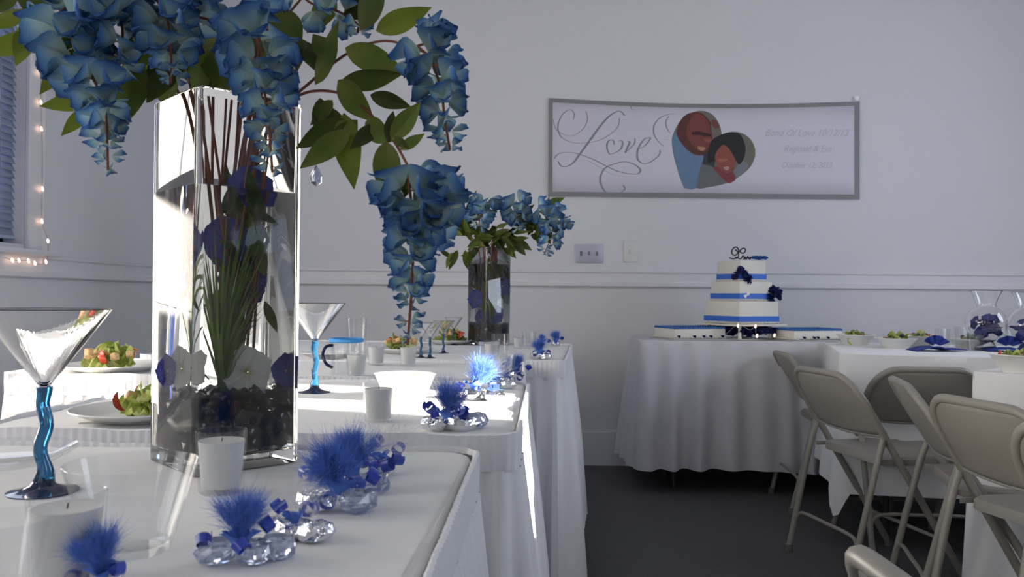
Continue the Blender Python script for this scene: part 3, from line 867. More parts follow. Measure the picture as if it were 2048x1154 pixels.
def raceme(parent, org, pts, n, s0, s1, rg, bare=0.0, spread=1.0, buds=0.25):
    """blossoms wound round a hanging stalk, large at the top, buds at the tip"""
    C_ = crom(pts, 8)
    MB().tube([p - org for p in C_], [0.0016] * len(C_), 6).build('stalk', M['stem'], parent)
    for i in range(n):
        u = bare + (1 - bare) * (i + 0.5) / n
        q = C_[min(len(C_) - 1, int(u * (len(C_) - 1)))]
        k = min(len(C_) - 2, int(u * (len(C_) - 1)))
        ax = (C_[k + 1] - C_[k]).normalized()
        a = i * 2.4 + rg.uniform(-0.4, 0.4)
        x = ax.cross(V((0.3, 1, 0.2))).normalized(); y = ax.cross(x)
        out = (x * cos(a) + y * sin(a)).normalized()
        s = (s0 + (s1 - s0) * u) * rg.uniform(0.85, 1.15)
        o = q + out * s * 0.28 * spread
        m = frame(o - org, out + ax * 0.25 + V((0, 0, -0.15)), V((0, 0, 1)) + V((rg.uniform(-.4, .4), rg.uniform(-.4, .4), 0))) @ Matrix.Scale(s, 4)
        if u > 1 - buds: link('bud', BUD[rg.randrange(2)], parent, mw=m @ Matrix.Scale(0.8, 4))
        else: link('blossom', BLO[rg.randrange(4)], parent, mw=m)
        if rg.random() < 0.3:
            MB().tube([q - org, o - org], 0.0009, 5).build('flower_stalk', M['bud'], parent)

def spray(label, stem, leaves, rac, seed, group='blue silk wisteria sprays in the big vase', r=0.0024, name='wisteria_spray'):
    """stem: [(px,py,depth)], leaves: [(bx,by,bd, tx,ty,td, width)], rac: [(pts, n, s0, s1, bare)]"""
    rg = random.Random(seed)
    P = [PY(*q) for q in stem]
    org = P[0].copy()
    t = thing(name, label, 'flower', org, 0, group)
    C_ = crom(P, 8)
    MB().tube([p - org for p in C_], [r * (1 - 0.45 * i / len(C_)) for i in range(len(C_))], 7).build('stem', M['stem'], t)
    for (bx, by, bd, tx, ty, td, w, *br) in leaves:
        put_leaf(t, org, PY(bx, by, bd), PY(tx, ty, td), w, rg, 0.5, bool(br))
    for (pts, n, s0, s1, bare) in rac:
        raceme(t, org, [PY(*q) for q in pts], n, s0, s1, rg, bare)
    return t, org

VD = 1.08       # depth of the big vase's centre line
vmx = 455       # its centre in the picture
# --- right hand sprays
spray('blue wisteria spray arching right with a hanging bunch beside the banner',
      [(455, 520, VD), (500, 260, VD), (590, 190, VD - 0.03), (690, 110, VD - 0.06), (770, 82, VD - 0.08), (850, 105, VD - 0.09)],
      [(752, 62, 1.0, 862, 16, 0.98, 1.15, 1), (690, 96, 1.0, 808, 142, 1.0, 1.35), (668, 128, 1.0, 622, 58, 1.03, 1.2), (640, 150, 1.0, 600, 60, 1.05, 1.2),
       (630, 170, 0.99, 668, 40, 0.99, 1.1), (720, 60, 1.03, 772, -60, 1.05, 1.2)],
      [([(835, 92, .99), (862, 120, .985), (882, 180, .985), (890, 240, .985), (900, 300, .985)], 22, 0.040, 0.020, 0.10), ([(835, 92, .99), (862, 82, .985), (872, 64, .985), (864, 42, .985)], 5, 0.026, 0.016, 0.35)], 41)
spray('small blue blossoms and leaves at the top right of the big vase',
      [(460, 520, VD), (520, 200, VD), (560, 60, VD), (600, 0, VD), (640, -40, VD)],
      [(545, 110, 1.08, 560, 20, 1.1, 1.3), (560, 90, 1.1, 520, -10, 1.1, 1.3), (520, 120, 1.1, 500, 0, 1.1, 1.4), (640, 60, 1.06, 660, -30, 1.1, 1.3), (690, 40, 1.05, 760, -40, 1.07, 1.4), (420, 30, 1.1, 480, 130, 1.12, 1.6), (470, 20, 1.1, 440, 110, 1.12, 1.6), (500, 60, 1.1, 530, 150, 1.1, 1.5), (560, 110, 1.08, 585, 190, 1.06, 1.3)],
      [([(585, -30, 1.05), (620, 5, 1.05), (670, 20, 1.05), (712, 45, 1.05), (716, 66, 1.05)], 14, 0.036, 0.02, 0.0)], 42)
spray('leafy wisteria spray drooping right with the lowest hanging bunch',
      [(470, 540, VD), (540, 260, VD), (600, 190, VD - 0.02), (690, 190, VD - 0.06), (770, 260, VD - 0.12), (812, 325, VD - 0.15), (835, 380, VD - 0.16)],
      [(680, 165, 1.0, 806, 152, 1.0, 1.15), (676, 160, 1.0, 742, 244, 0.99, 1.6), (740, 190, 0.98, 825, 215, 0.98, 1.2), (640, 196, 1.0, 655, 300, 1.0, 1.5),
       (690, 238, 0.97, 592, 296, 0.97, 1.2), (700, 262, 0.96, 598, 336, 0.95, 1.2), (688, 226, 0.97, 706, 378, 0.97, 1.15, 1), (730, 245, 0.97, 792, 282, 0.95, 1.8),
       (782, 280, 0.94, 842, 205, 0.94, 1.35), (775, 285, 0.94, 790, 220, 0.95, 1.4), (788, 272, 0.93, 818, 300, 0.93, 1.4), (772, 282, 0.94, 776, 410, 0.93, 1.35),
       (800, 370, 0.92, 842, 330, 0.92, 1.1), (645, 210, 1.02, 700, 330, 1.0, 1.2), (715, 240, .98, 640, 318, .96, 1.3), (755, 250, .97, 700, 300, .96, 1.4), (800, 300, .93, 850, 265, .94, 1.2), (665, 200, 1.0, 622, 250, .99, 1.3), (820, 350, .92, 790, 410, .93, 1.3)],
      [([(815, 350, .92), (822, 400, .92), (828, 460, .92), (825, 540, .92), (822, 600, .92), (815, 690, .92)], 34, 0.044, 0.016, 0.06),
       ([(840, 385, .92), (868, 430, .92), (858, 480, .92)], 7, 0.042, 0.040, 0.2)], 43)
# --- centre
spray('blue wisteria bunch hanging over the front right of the vase rim',
      [(470, 560, VD), (490, 300, VD), (520, 60, VD - 0.04), (530, 20, VD - 0.08), (535, 60, VD - 0.11)],
      [(560, 20, 1.05, 590, 110, 1.0, 1.4), (430, 60, 1.08, 455, 190, 1.02, 1.4), (600, 80, 1.04, 602, 150, 1.0, 1.2)],
      [([(500, 40, .95), (522, 110, .94), (530, 190, .935), (538, 260, .93), (545, 345, .93)], 24, 0.046, 0.019, 0.04)], 44)
spray('dark blue bunch hanging over the middle of the vase rim',
      [(430, 560, VD), (400, 300, VD), (360, 60, VD), (330, 0, VD - 0.03)],
      [(300, 60, 1.0, 250, 160, 1.0, 1.5), (360, 90, 1.05, 300, 210, 1.02, 1.5), (400, 80, 1.05, 400, 200, 1.05, 1.6), (330, 100, 1.08, 330, 215, 1.05, 1.6),
       (430, 100, 1.08, 420, 230, 1.08, 1.6), (270, 120, 1.04, 262, 240, 1.0, 1.4), (360, 110, 1.1, 460, 190, 1.1, 1.6), (450, 70, 1.1, 380, 160, 1.1, 1.7),
       (390, 60, 1.1, 470, 150, 1.12, 1.7), (300, 90, 1.1, 240, 215, 1.08, 1.5), (345, 130, 1.0, 290, 205, 1.0, 1.5)],
      [([(300, -20, .98), (330, 30, .96), (340, 80, .95), (343, 130, .95), (342, 165, .95)], 20, 0.046, 0.016, 0.0),
       ([(400, -40, 1.0), (370, 20, .98), (420, 40, .98)], 10, 0.046, 0.040, 0.0)], 45)
# --- left
spray('blue wisteria spray on the left with a long hanging bunch beside the vase',
      [(420, 560, VD), (370, 260, VD), (250, 60, VD - 0.04), (180, 20, VD - 0.09), (150, 50, VD - 0.12)],
      [(170, 30, 1.0, 118, 200, 0.98, 1.0), (150, 130, .97, 138, 185, .97, 1.2), (190, 200, .98, 78, 212, .96, 1.1, 1), (180, 215, .98, 122, 272, .97, 1.1, 1), (285, 130, 1.0, 232, 260, .99, 1.3),
       (150, 80, 1.0, 86, 188, .97, 1.2)],
      [([(140, 40, .95), (150, 100, .945), (188, 160, .94), (210, 220, .935), (214, 280, .935), (216, 340, .935)], 29, 0.045, 0.018, 0.03),
       ([(230, 0, .97), (245, 60, .96), (240, 110, .96), (225, 150, .96)], 13, 0.042, 0.030, 0.0)], 46)
spray('leafy spray with blue blossoms reaching out of the top left corner',
      [(430, 560, VD), (380, 240, VD), (240, 20, VD), (130, -10, VD - 0.03), (40, 20, VD - 0.06)],
      [(85, 72, .98, -50, 110, .96, 1.0, 1), (70, 40, .98, 30, 130, .96, 1.3, 1), (60, 20, .99, -40, 60, .97, 1.2, 1), (100, 35, .98, 30, -20, .98, 1.6), (90, 50, .97, 60, 10, .97, 1.6), (40, -20, .98, -30, 30, .98, 1.3)],
      [([(190, -30, 1.0), (150, 0, .99), (115, 30, .98), (100, 65, .98)], 12, 0.042, 0.028, 0.0),
       ([(260, -30, 1.0), (200, 5, .99), (250, 30, .99), (290, 20, .99)], 12, 0.044, 0.038, 0.0)], 47)

# ================================================================== BIG SQUARE VASE
VS = 0.139           # side
VH = 0.462
vc_front = PZ(386, 957, ZT)
ang = radians(46)
e1 = V((cos(ang), sin(ang), 0)); e2 = V((-sin(ang), cos(ang), 0))
vcen = V((vc_front.x, vc_front.y, ZT)) + (e1 + e2) * (VS / 2)
def sq_loop(h, r, n=5):
    out = []
    for (sx, sy, a0) in ((1, -1, -pi / 2), (1, 1, 0), (-1, 1, pi / 2), (-1, -1, pi)):
        for k in range(n):
            a = a0 + k / (n - 1) * pi / 2
            out.append((sx * (h - r) + r * cos(a), sy * (h - r) + r * sin(a)))
    return out
def square_shell(mb, levels, n=5):
    """levels: (half side, corner radius, z); closed skin with end caps"""
    rows = [[(x, y, z) for (x, y) in sq_loop(h, r, n)] for (h, r, z) in levels]
    m = len(rows[0])
    vs = [p for r_ in rows for p in r_]
    fs = [tuple(range(m - 1, -1, -1))]
    for i in range(len(rows) - 1):
        for k in range(m):
            fs.append((i * m + k, i * m + (k + 1) % m, (i + 1) * m + (k + 1) % m, (i + 1) * m + k))
    fs.append(tuple((len(rows) - 1) * m + k for k in range(m)))
    mb.add(vs, fs)
def square_vase(cen, rz, side, hgt, label, water, th=0.0055):
    t = thing('square_vase', label, 'vase', cen, rz, 'tall square glass vases')
    h = side / 2
    mb = MB()
    square_shell(mb, [(h - 0.004, 0.006, 0.0), (h - 0.001, 0.008, 0.002), (h, 0.009, 0.006), (h, 0.009, hgt - 0.003), (h - 0.002, 0.008, hgt - 0.0005), (h - th * 0.5, 0.007, hgt),
                      (h - th + 0.001, 0.006, hgt - 0.001), (h - th, 0.006, hgt - 0.004), (h - th, 0.006, 0.022), (h - th - 0.004, 0.005, 0.018)])
    mb.build('glass', M['glass'], t)
    wb = MB()
    q = h - th + 0.0004
    square_shell(wb, [(q - 0.004, 0.005, 0.0176), (q, 0.006, 0.0216), (q, 0.006, water - 0.001), (q, 0.006, water)])
    wb.build('water', M['water'], t)
    return t
tocam = (CO - vcen); tocam.z = 0; tocam.normalize()
vase1 = square_vase(vcen, ang, VS, VH, 'tall square glass vase of water and blue flowers nearest to the camera', 0.345)

def in_vase(cen, rz, x, y, z): 
    return cen + Matrix.Rotation(rz, 3, 'Z') @ V((x, y, z))
def vase_filling(cen, rz, side, water, seed, where, detail=True, s=1.0, top=0.098):
    rg = random.Random(seed)
    q = side / 2 - 0.012
    # black glass stones: a heap nobody could count
    mb = MB()
    step = 0.0185 * s
    nx = int(2 * q / step) + 1
    lay = 0
    z = 0.030
    while z < top - 0.004:
        for i in range(nx):
            for j in range(nx):
                x = -q + (i + 0.5) * 2 * q / nx + rg.uniform(-.003, .003); y = -q + (j + 0.5) * 2 * q / nx + rg.uniform(-.003, .003)
                if z > top - 0.03 and rg.random() < 0.25: continue
                mb.ball((x, y, z + rg.uniform(-.003, .003)), 0.0108 * s, 1, (rg.uniform(.9, 1.05), rg.uniform(.9, 1.05), rg.uniform(.75, .95)), jit=0.06)
        z += 0.0150 * s
    o = mb.build('glass_stones', M['stone'], None, cen); o.rotation_euler[2] = rz
    tag(o, 'heap of black glass stones in the bottom of the ' + where, 'stones', None, 'stuff')
    # stems running down into the stones
    t = thing('stem_bundle', 'red brown silk flower stems standing in the ' + where, 'stems', in_vase(cen, rz, 0, 0, 0.03))
    for i in range(23 if detail else 10):
        a = rg.uniform(0, 2 * pi)
        top = V((q * 0.75 * cos(a), q * 0.75 * sin(a), water + 0.10))
        b = V((-top.x * rg.uniform(0.1, 0.8), -top.y * rg.uniform(0.0, 0.7) , 0.05))
        if i % 3 == 0: top.x = q * rg.uniform(0.3, 0.85); top.y = -q * rg.uniform(-0.5, 0.85)
        mid = (top + b) / 2 + V((rg.uniform(-.012, .012), rg.uniform(-.012, .012), 0))
        MB().tube(crom([b, mid, top], 7), rg.uniform(0.0013, 0.0024) * s, 6).build('stem', M['stem'], t, (0, 0, -0.03), mw=Matrix.Rotation(rz, 4, 'Z') @ Matrix.Translation((0, 0, -0.03)))
    # grass tuft
    g = thing('grass_tuft', 'tuft of green silk grass standing in the ' + where, 'grass', in_vase(cen, rz, -0.016 * s, -0.020 * s, 0.095))
    for i in range(90 if detail else 24):
        a = rg.uniform(0, 2 * pi); r = q * rg.uniform(0.4, 1.15); hh = rg.uniform(0.07, 0.21) * s
        P = crom([V((0.002 * cos(a), 0.002 * sin(a), 0)), V((r * 0.35 * cos(a), r * 0.35 * sin(a), hh * 0.55)), V((r * 0.85 * cos(a) + 0.006, r * 0.85 * sin(a) + 0.008, hh))], 5)
        sdw = V((-sin(a), cos(a), 0))
        mb = MB(); mm = len(P)
        w = rg.uniform(0.0018, 0.0042) * s
        vs = []
        for k, p_ in enumerate(P):
            ww = w * (1 - (k / (mm - 1)) ** 2) + 0.0001
            vs += [p_ - sdw * ww, p_ + sdw * ww]
        mb.add(vs, [(2 * k, 2 * k + 1, 2 * k + 3, 2 * k + 2) for k in range(mm - 1)], [k / (mm - 1) for k in range(mm) for _ in (0, 1)])
        mb.build('blade', M['grass'], g)
    for i in range(34 if detail else 70):
        b = V((rg.uniform(-0.2, 0.7) * q, rg.uniform(-0.7, 0.7) * q, rg.uniform(0.19, 0.32)))
        e = b + V((rg.uniform(-.035, .035), rg.uniform(-.035, .035), rg.uniform(-0.04, 0.08)))
        e.x = max(-q, min(q, e.x)); e.y = max(-q, min(q, e.y))
        Rz = Matrix.Rotation(rz, 3, 'Z')
        m = frame(Rz @ b - V((0, 0, 0.03)), Rz @ (e - b), tocam) @ Matrix.Diagonal(((e - b).length, (e - b).length * (0.8 if detail else 1.3), (e - b).length, 1))
        link('leaf', LEAF[i % 5], t, mw=m)
    return t
vase_filling(vcen, ang, VS, 0.345, 5, 'big square vase')

def five_petal(m, seed, name, notch=True):
    mb = MB(); rg = random.Random(seed)
    for k in range(5):
        petal(mb, 1.0, 1.10, 0.22, -0.10, Matrix.Rotation(2 * pi * k / 5 + rg.uniform(-.08, .08), 4, 'Z') @ Matrix.Rotation(-0.28, 4, 'Y') @ Matrix.Translation((0.06, 0, 0.002 * k)), tip=0.62)
    return mb.mesh(name, m)
W5 = [five_petal(M['petal_white'], k, 'petals') for k in range(2)]
D5 = [five_petal(M['petal_violet'], 5 + k, 'petals') for k in range(2)]
def open_flower(loc, facing, size, me, label, cat='flower', centre=True, group=None, green=True):
    t = thing('silk_blossom', label, cat, loc, 0, group)
    R = frame((0, 0, 0), V(facing).cross(V((0.1, 0.2, 1))), V(facing))
    link('petals', me, t, mw=R @ Matrix.Scale(size, 4))
    if centre: MB().ball((0, 0, size * 0.03), size * 0.11, 2, (1, 1, 0.7), R).build('flower_centre', M['lettuce'] if green else M['stone'], t, mw=R)
    MB().tube([V((0, 0, 0)), -V(facing) * size * 0.5 + V((0, 0, -size * 0.5))], size * 0.03, 6).build('stem', M['greenstem'], t)
    return t
def at_px_in_vase(px, py, back): 
    r = ray(px, py); d = (V((vc_front.x, vc_front.y, 0)) - V((0, 0, 0))).length + back
    return CO + r * (d / math.hypot(r.x, r.y))
open_flower(at_px_in_vase(484, 742, 0.072), tocam + V((0.15, 0, 0.05)), 0.033, W5[0], 'white five petal silk flower inside the big vase, facing front')
open_flower(at_px_in_vase(388, 735, 0.066), tocam + V((-0.9, 0, 0.1)), 0.028, W5[1], 'white five petal silk flower at the left corner inside the big vase')
open_flower(at_px_in_vase(560, 742, 0.100), tocam + V((0.6, 0, 0.1)), 0.024, D5[0], 'violet blue silk flower at the lower right inside the big vase')
open_flower(at_px_in_vase(345, 742, 0.085), tocam + V((-0.6, 0, 0.1)), 0.022, D5[1], 'violet blue silk flower at the lower left inside the big vase')
open_flower(at_px_in_vase(500, 395, 0.09), tocam + V((0.2, 0, 0.6)), 0.030, D5[1], 'violet blue silk flower floating at the water line in the big vase')
open_flower(at_px_in_vase(440, 500, 0.105), tocam + V((-0.1, 0, 0.2)), 0.032, D5[0], 'violet blue silk flower deep in the water of the big vase, upper one')
open_flower(at_px_in_vase(470, 575, 0.115), tocam + V((0.1, 0, -0.1)), 0.032, D5[1], 'violet blue silk flower deep in the water of the big vase, lower one')
# crystal drop hanging beside the vase
p = PY(633, 352, 1.0)
t = thing('crystal_drop', 'clear blue crystal drop hanging beside the right rim of the vase', 'ornament', p)
MB().lathe([(0.0002, 0.014), (0.003, 0.010), (0.0085, 0.0), (0.0075, -0.008), (0.0002, -0.013)], 14).build('drop', M['gem'], t)
MB().tube([(0, 0, 0.013), (-0.004, 0, 0.03), (-0.012, 0, 0.052)], 0.0004, 5).build('thread', M['cord'], t)

# ================================================================== FAR VASE WITH ITS SPRAYS
f_front = PZ(972, 692, ZT)
FANG = radians(42)
fe1 = V((cos(FANG), sin(FANG), 0)); fe2 = V((-sin(FANG), cos(FANG), 0))
fcen = V((f_front.x, f_front.y, ZT)) + (fe1 + fe2) * (0.140 / 2)
square_vase(fcen, FANG, 0.140, 0.435, 'tall square glass vase of blue flowers far down the head table', 0.36)
vase_filling(fcen, FANG, 0.140, 0.36, 9, 'far square vase', False)
FD = fcen.y
far_group = 'blue silk wisteria sprays in the far vase'
def far_spray(label, stem, leaves, racs, seed):
    dl = [(q[0], q[1], FD + q[2]) for q in stem]
    lv = [(a, b, FD + 0.02 * math.sin(i * 2.1), c, d, FD + 0.05 * math.sin(i * 1.7 + seed), w) for i, (a, b, c, d, w) in enumerate(leaves)]
    rc = [([(x, y, FD - 0.04) for (x, y) in pts], n, s0, s1, 0.0) for (pts, n, s0, s1) in racs]
    return spray(label, dl, lv, rc, seed, far_group, 0.0024)
def fan(cx, cy, n, L, a0, a1, seed, wr=1.0):
    rg = random.Random(seed); out = []
    for i in range(n):
        a = a0 + (a1 - a0) * rg.random(); r = rg.uniform(0, 0.6) * L
        bx, by = cx + rg.uniform(-0.6, 0.6) * L, cy + rg.uniform(-0.5, 0.5) * L
        l = L * rg.uniform(0.7, 1.1)
        out.append((bx, by, bx + l * cos(a), by + l * sin(a), wr))
    return out
far_spray('far wisteria spray rising left behind the near hanging bunch', [(970, 620, 0), (955, 500, 0), (920, 440, -.02), (895, 400, -.03)],
          fan(915, 460, 16, 34, -3.6, 0.6, 1) + [(930, 430, 955, 380, 0.7), (915, 420, 935, 372, 0.6), (915, 500, 898, 540, 1), (905, 505, 892, 535, 1), (930, 500, 938, 545, 1), (880, 500, 905, 515, 1)],
          [([(895, 362), (892, 385), (900, 410), (905, 430)], 14, 0.065, 0.06)], 61)
far_spray('far wisteria spray standing up the middle of the far vase', [(972, 620, 0), (968, 500, 0), (962, 440, 0), (962, 410, 0)],
          fan(955, 470, 20, 34, -2.6, 0.4, 2) + [(950, 440, 942, 398, 1.0), (985, 450, 990, 490, 1.2)],
          [([(970, 402), (962, 430), (955, 455)], 14, 0.068, 0.05)], 62)
far_spray('far wisteria spray leaning right in front of the banner corner', [(976, 620, 0), (985, 500, 0), (1010, 450, 0), (1035, 410, 0)],
          fan(1010, 465, 20, 32, -0.6, 2.6, 3) + [(1040, 430, 1070, 408, .9), (1000, 470, 985, 490, 1), (1030, 490, 1052, 512, 1.2)],
          [([(1032, 402), (1035, 422), (1042, 440), (1040, 458)], 13, 0.065, 0.05)], 63)
far_spray('far wisteria spray drooping to the right end with a hanging tip', [(978, 620, 0), (992, 500, 0), (1050, 450, 0), (1095, 440, 0)],
          fan(1065, 455, 26, 32, -1.2, 1.9, 4) + [(1090, 410, 1128, 396, .9), (1092, 414, 1120, 410, .7), (1084, 412, 1082, 392, .8), (1095, 405, 1100, 390, .8), (1030, 480, 1066, 500, 1.2), (1028, 478, 1050, 510, 1.2)],
          [([(1075, 420), (1098, 440), (1108, 465), (1096, 490), (1088, 508)], 20, 0.066, 0.035), ([(1110, 430), (1126, 440), (1120, 458)], 5, 0.05, 0.04)], 64)
far_spray('dark leafy foliage around the rim of the far vase', [(975, 640, 0), (972, 520, 0), (985, 480, 0)],
          fan(960, 490, 16, 34, -3.1, 3.1, 5) + fan(1000, 480, 12, 32, -1, 2.0, 6), [], 65)
for i, (px, py) in enumerate(((955, 600), (985, 630), (968, 640), (1000, 575))):
    r = ray(px, py); p = CO + r * ((FD + 0.0) / r.y)
    open_flower(p, tocam + V((0.3 * (i - 1.5), 0, 0.2)), 0.045, D5[i % 2], ['violet blue flower in the far vase, upper left', 'violet blue flower in the far vase, lower right', 'violet blue flower in the far vase, lowest one', 'violet blue flower in the far vase, topmost at right'][i], group='violet flowers in the far vase')

# ================================================================== BANNER
YBN = YF - 0.012
def BP(px, py, off=0.0): 
    q = PY(px, py, YBN - off); return q
BTL, BTR, BBR, BBL = (1097, 196), (1719, 203), (1719, 399), (1096, 393)
def bpx(u, v):
    """banner coordinates -> picture position; the top edge sags"""
    tx = BTL[0] + (BTR[0] - BTL[0]) * u; ty = BTL[1] + (BTR[1] - BTL[1]) * u + 9 * sin(pi * u)
    bx = BBL[0] + (BBR[0] - BBL[0]) * u; by = BBL[1] + (BBR[1] - BBL[1]) * u
    return tx + (bx - tx) * v, ty + (by - ty) * v
def bshape(u, v, off=0.0):
    q = BP(*bpx(u, v)); q.y = YBN - off - 0.004 * sin(pi * u)
    return q
def boff(px, off):
    u = (px - 1097) / 622
    return off + 0.004 * sin(pi * max(0, min(1, u)))
org = BP(1408, 300)
bn = thing('wedding_banner', 'long white Love banner with a heart photo on the far wall', 'banner', org)
def bmap(px, py, off):
    q = BP(px, py); q.y = YBN - boff(px, off); return q - org
sh = MB().grid(lambda u, v: bshape(u, v) - org, 28, 4).build('sheet', M['vinyl'], bn); solidify(sh, 0.0008, 1.0)
for nm, (u0, u1, v0, v1) in (('border_top', (0, 1, 0, 0.042)), ('border_bottom', (0, 1, 0.950, 1)), ('border_left', (0, 0.0135, 0.042, 0.950)), ('border_right', (0.9835, 1, 0.042, 0.950))):
    MB().grid(lambda u, v: bshape(u0 + (u1 - u0) * u, v0 + (v1 - v0) * v, 0.0016) - org, 28, 1).build('printed_border', M['banner_grey'], bn)
def stroke(mb, pts, w, off=0.0018, sx=5.77, ox=1090, oy=200):
    C_ = crom([(a, b, 0) for (a, b) in pts], 7)
    vs = []
    m = len(C_)
    for i, p_ in enumerate(C_):
        a, b = C_[max(0, i - 1)], C_[min(m - 1, i + 1)]
        d = (b - a); d.normalize()
        n_ = V((-d.y, d.x, 0))
        u = i / (m - 1)
        # pen-like: thicker on the down strokes, fine at the ends
        ww = w * (0.30 + 0.70 * abs(d.y) ** 1.5) * (0.35 + 0.65 * sin(pi * min(1, max(0, 0.04 + 0.92 * u))) ** 0.5)
        for s_ in (-1, 1):
            q = p_ + n_ * ww * s_
            vs.append(bmap(ox + q.x / sx, oy + q.y / sx, off))
    mb.add(vs, [(2 * i, 2 * i + 1, 2 * i + 3, 2 * i + 2) for i in range(m - 1)])
L1 = MB()
stroke(L1, [(920, 180), (860, 130), (780, 160), (690, 240), (600, 350), (530, 450), (450, 560), (390, 640), (330, 720), (260, 765), (190, 765), (150, 710)], 15)
stroke(L1, [(325, 230), (335, 160), (290, 110), (210, 160), (160, 250), (150, 340), (190, 430), (280, 480), (380, 500), (520, 490), (640, 460), (760, 390), (840, 310), (860, 210)], 8)
stroke(L1, [(92, 220), (130, 340), (250, 408), (350, 400), (450, 320), (490, 220), (470, 130)], 6)
stroke(L1, [(100, 680), (160, 620), (280, 605), (400, 630), (540, 680), (700, 760), (830, 820), (950, 850), (1070, 852), (1095, 800), (1010, 735), (900, 715), (780, 745), (690, 790), (640, 880), (640, 960), (680, 1040), (740, 1075), (850, 1075), (920, 1030), (900, 985)], 13)
stroke(L1, [(400, 690), (520, 715), (650, 790), (780, 860), (950, 890)], 4)
stroke(L1, [(1005, 115), (975, 65), (900, 48)], 6)
L1.build('letter_L', M['ink'], bn, smooth=False)
L2 = MB()
stroke(L2, [(800, 520), (785, 470), (745, 465), (715, 510), (720, 580), (745, 630)], 11)
stroke(L2, [(745, 632), (810, 610), (870, 570), (895, 510), (880, 468), (850, 480)], 11)
L2.build('letter_o', M['ink'], bn, smooth=False)
L3 = MB()
stroke(L3, [(950, 475), (975, 490), (950, 550), (922, 615)], 13)
stroke(L3, [(922, 615), (980, 560), (1030, 505), (1038, 440)], 9)
L3.build('letter_v', M['ink'], bn, smooth=False)
L4 = MB()
stroke(L4, [(1095, 565), (1160, 520), (1215, 440), (1150, 450), (1090, 530), (1062, 620), (1075, 695), (1130, 735), (1200, 725), (1270, 680), (1320, 630), (1325, 580)], 12)
L4.build('letter_e', M['ink'], bn, smooth=False)
L5 = MB()
stroke(L5, [(1370, 540), (1290, 460), (1250, 370), (1265, 280), (1330, 205), (1420, 170), (1510, 160)], 8)
stroke(L5, [(1440, 385), (1405, 325), (1392, 255), (1425, 190)], 7)
stroke(L5, [(1340, 462), (1390, 455), (1440, 466)], 3)
L5.build('flourish', M['ink'], bn, smooth=False)
# heart shaped photograph: flat print in layers
def hp(pts, off, m, name):
    c_ = crom([(a, b, 0) for (a, b) in pts + pts[:2]], 4)
    c_ = c_[2:-2] if False else c_[:-5]
    mb = MB(); mb.poly([tuple(bmap(1330 + q.x / 6.41, 210 + q.y / 6.41, off)) for q in c_])
    o = mb.build(name, m, hph, smooth=False); return o
HEART = [(245, 1070), (400, 1068), (600, 1050), (800, 1000), (950, 920), (1080, 810), (1140, 700), (1155, 590), (1120, 480), (1050, 400), (960, 355), (850, 345), (760, 365), (725, 385), (715, 320), (680, 220), (610, 130), (520, 85), (420, 80), (300, 120), (200, 200), (130, 310), (90, 420), (90, 520), (110, 650), (150, 800), (200, 960)]
HS = crom([(a, b, 0) for (a, b) in HEART[:14]], 4)[:-1] + crom([(a, b, 0) for (a, b) in HEART[13:] + HEART[:1]], 4)[:-1]
mb = MB(); mb.poly([tuple(bmap(1330 + q.x / 6.41, 210 + q.y / 6.41, 0.0020)) for q in HS])
hph = mb.build('heart_photograph', flat('print_background', (0.155, 0.145, 0.125)), bn, smooth=False)
hp([(150, 330), (180, 230), (250, 140), (350, 97), (450, 100), (520, 150), (580, 230), (592, 330), (604, 430), (570, 540), (505, 640), (400, 640), (300, 590), (215, 500), (160, 410)], 0.0024, flat('print_dark_skin', (0.10, 0.030, 0.026)), 'printed_man_head')
hp([(290, 250), (360, 130), (440, 120), (510, 170), (560, 240), (575, 340), (590, 440), (550, 540), (470, 600), (390, 560), (310, 470), (270, 360)], 0.0028, flat('print_lit_skin', (0.18, 0.048, 0.038)), 'printed_man_face')
hp([(345, 350), (420, 340), (500, 355), (580, 380), (575, 405), (500, 400), (420, 385), (350, 385)], 0.0031, flat('print_eye_shadow', (0.045, 0.012, 0.018)), 'printed_brow')
hp([(490, 430), (590, 440), (585, 470), (520, 480)], 0.0031, flat('print_nose_light', (0.26, 0.085, 0.06)), 'printed_nose')
hp([(420, 535), (510, 545), (505, 575), (470, 590), (430, 570)], 0.0031, flat('print_smile', (0.42, 0.22, 0.14)), 'printed_smile')
hp([(600, 190), (650, 200), (690, 260), (680, 300), (640, 300), (600, 260)], 0.0024, flat('print_red_patch', (0.17, 0.06, 0.05)), 'printed_red_patch')
hp([(125, 345), (200, 480), (300, 600), (400, 650), (492, 660), (445, 830), (395, 1062), (252, 1064), (205, 960), (157, 800), (117, 650), (97, 520), (97, 430)], 0.0027, flat('print_blue_shirt', (0.13, 0.215, 0.34)), 'printed_shirt')
hp([(492, 640), (545, 590), (600, 500), (640, 640), (620, 800), (480, 760)], 0.0026, flat('print_dark', (0.04, 0.042, 0.042)), 'printed_shadow')
hp([(480, 760), (620, 800), (700, 910), (805, 995), (600, 1045), (400, 1062), (445, 830)], 0.0027, flat('print_grey_jacket', (0.135, 0.14, 0.15)), 'printed_jacket')
hp([(880, 840), (985, 720), (1065, 790), (960, 905), (905, 930)], 0.0027, flat('print_grey_sleeve', (0.19, 0.20, 0.23)), 'printed_sleeve')
hp([(600, 450), (700, 388), (850, 352), (970, 390), (1030, 560), (1000, 700), (945, 765), (900, 720), (860, 840), (700, 840), (640, 720), (560, 750), (540, 640)], 0.0030, flat('print_black_hair', (0.016, 0.016, 0.017)), 'printed_woman_hair')
hp([(750, 510), (815, 560), (875, 655), (905, 740), (850, 840), (790, 870), (700, 830), (648, 740), (640, 640), (690, 560)], 0.0033, flat('print_woman_skin', (0.26, 0.075, 0.052)), 'printed_woman_face')
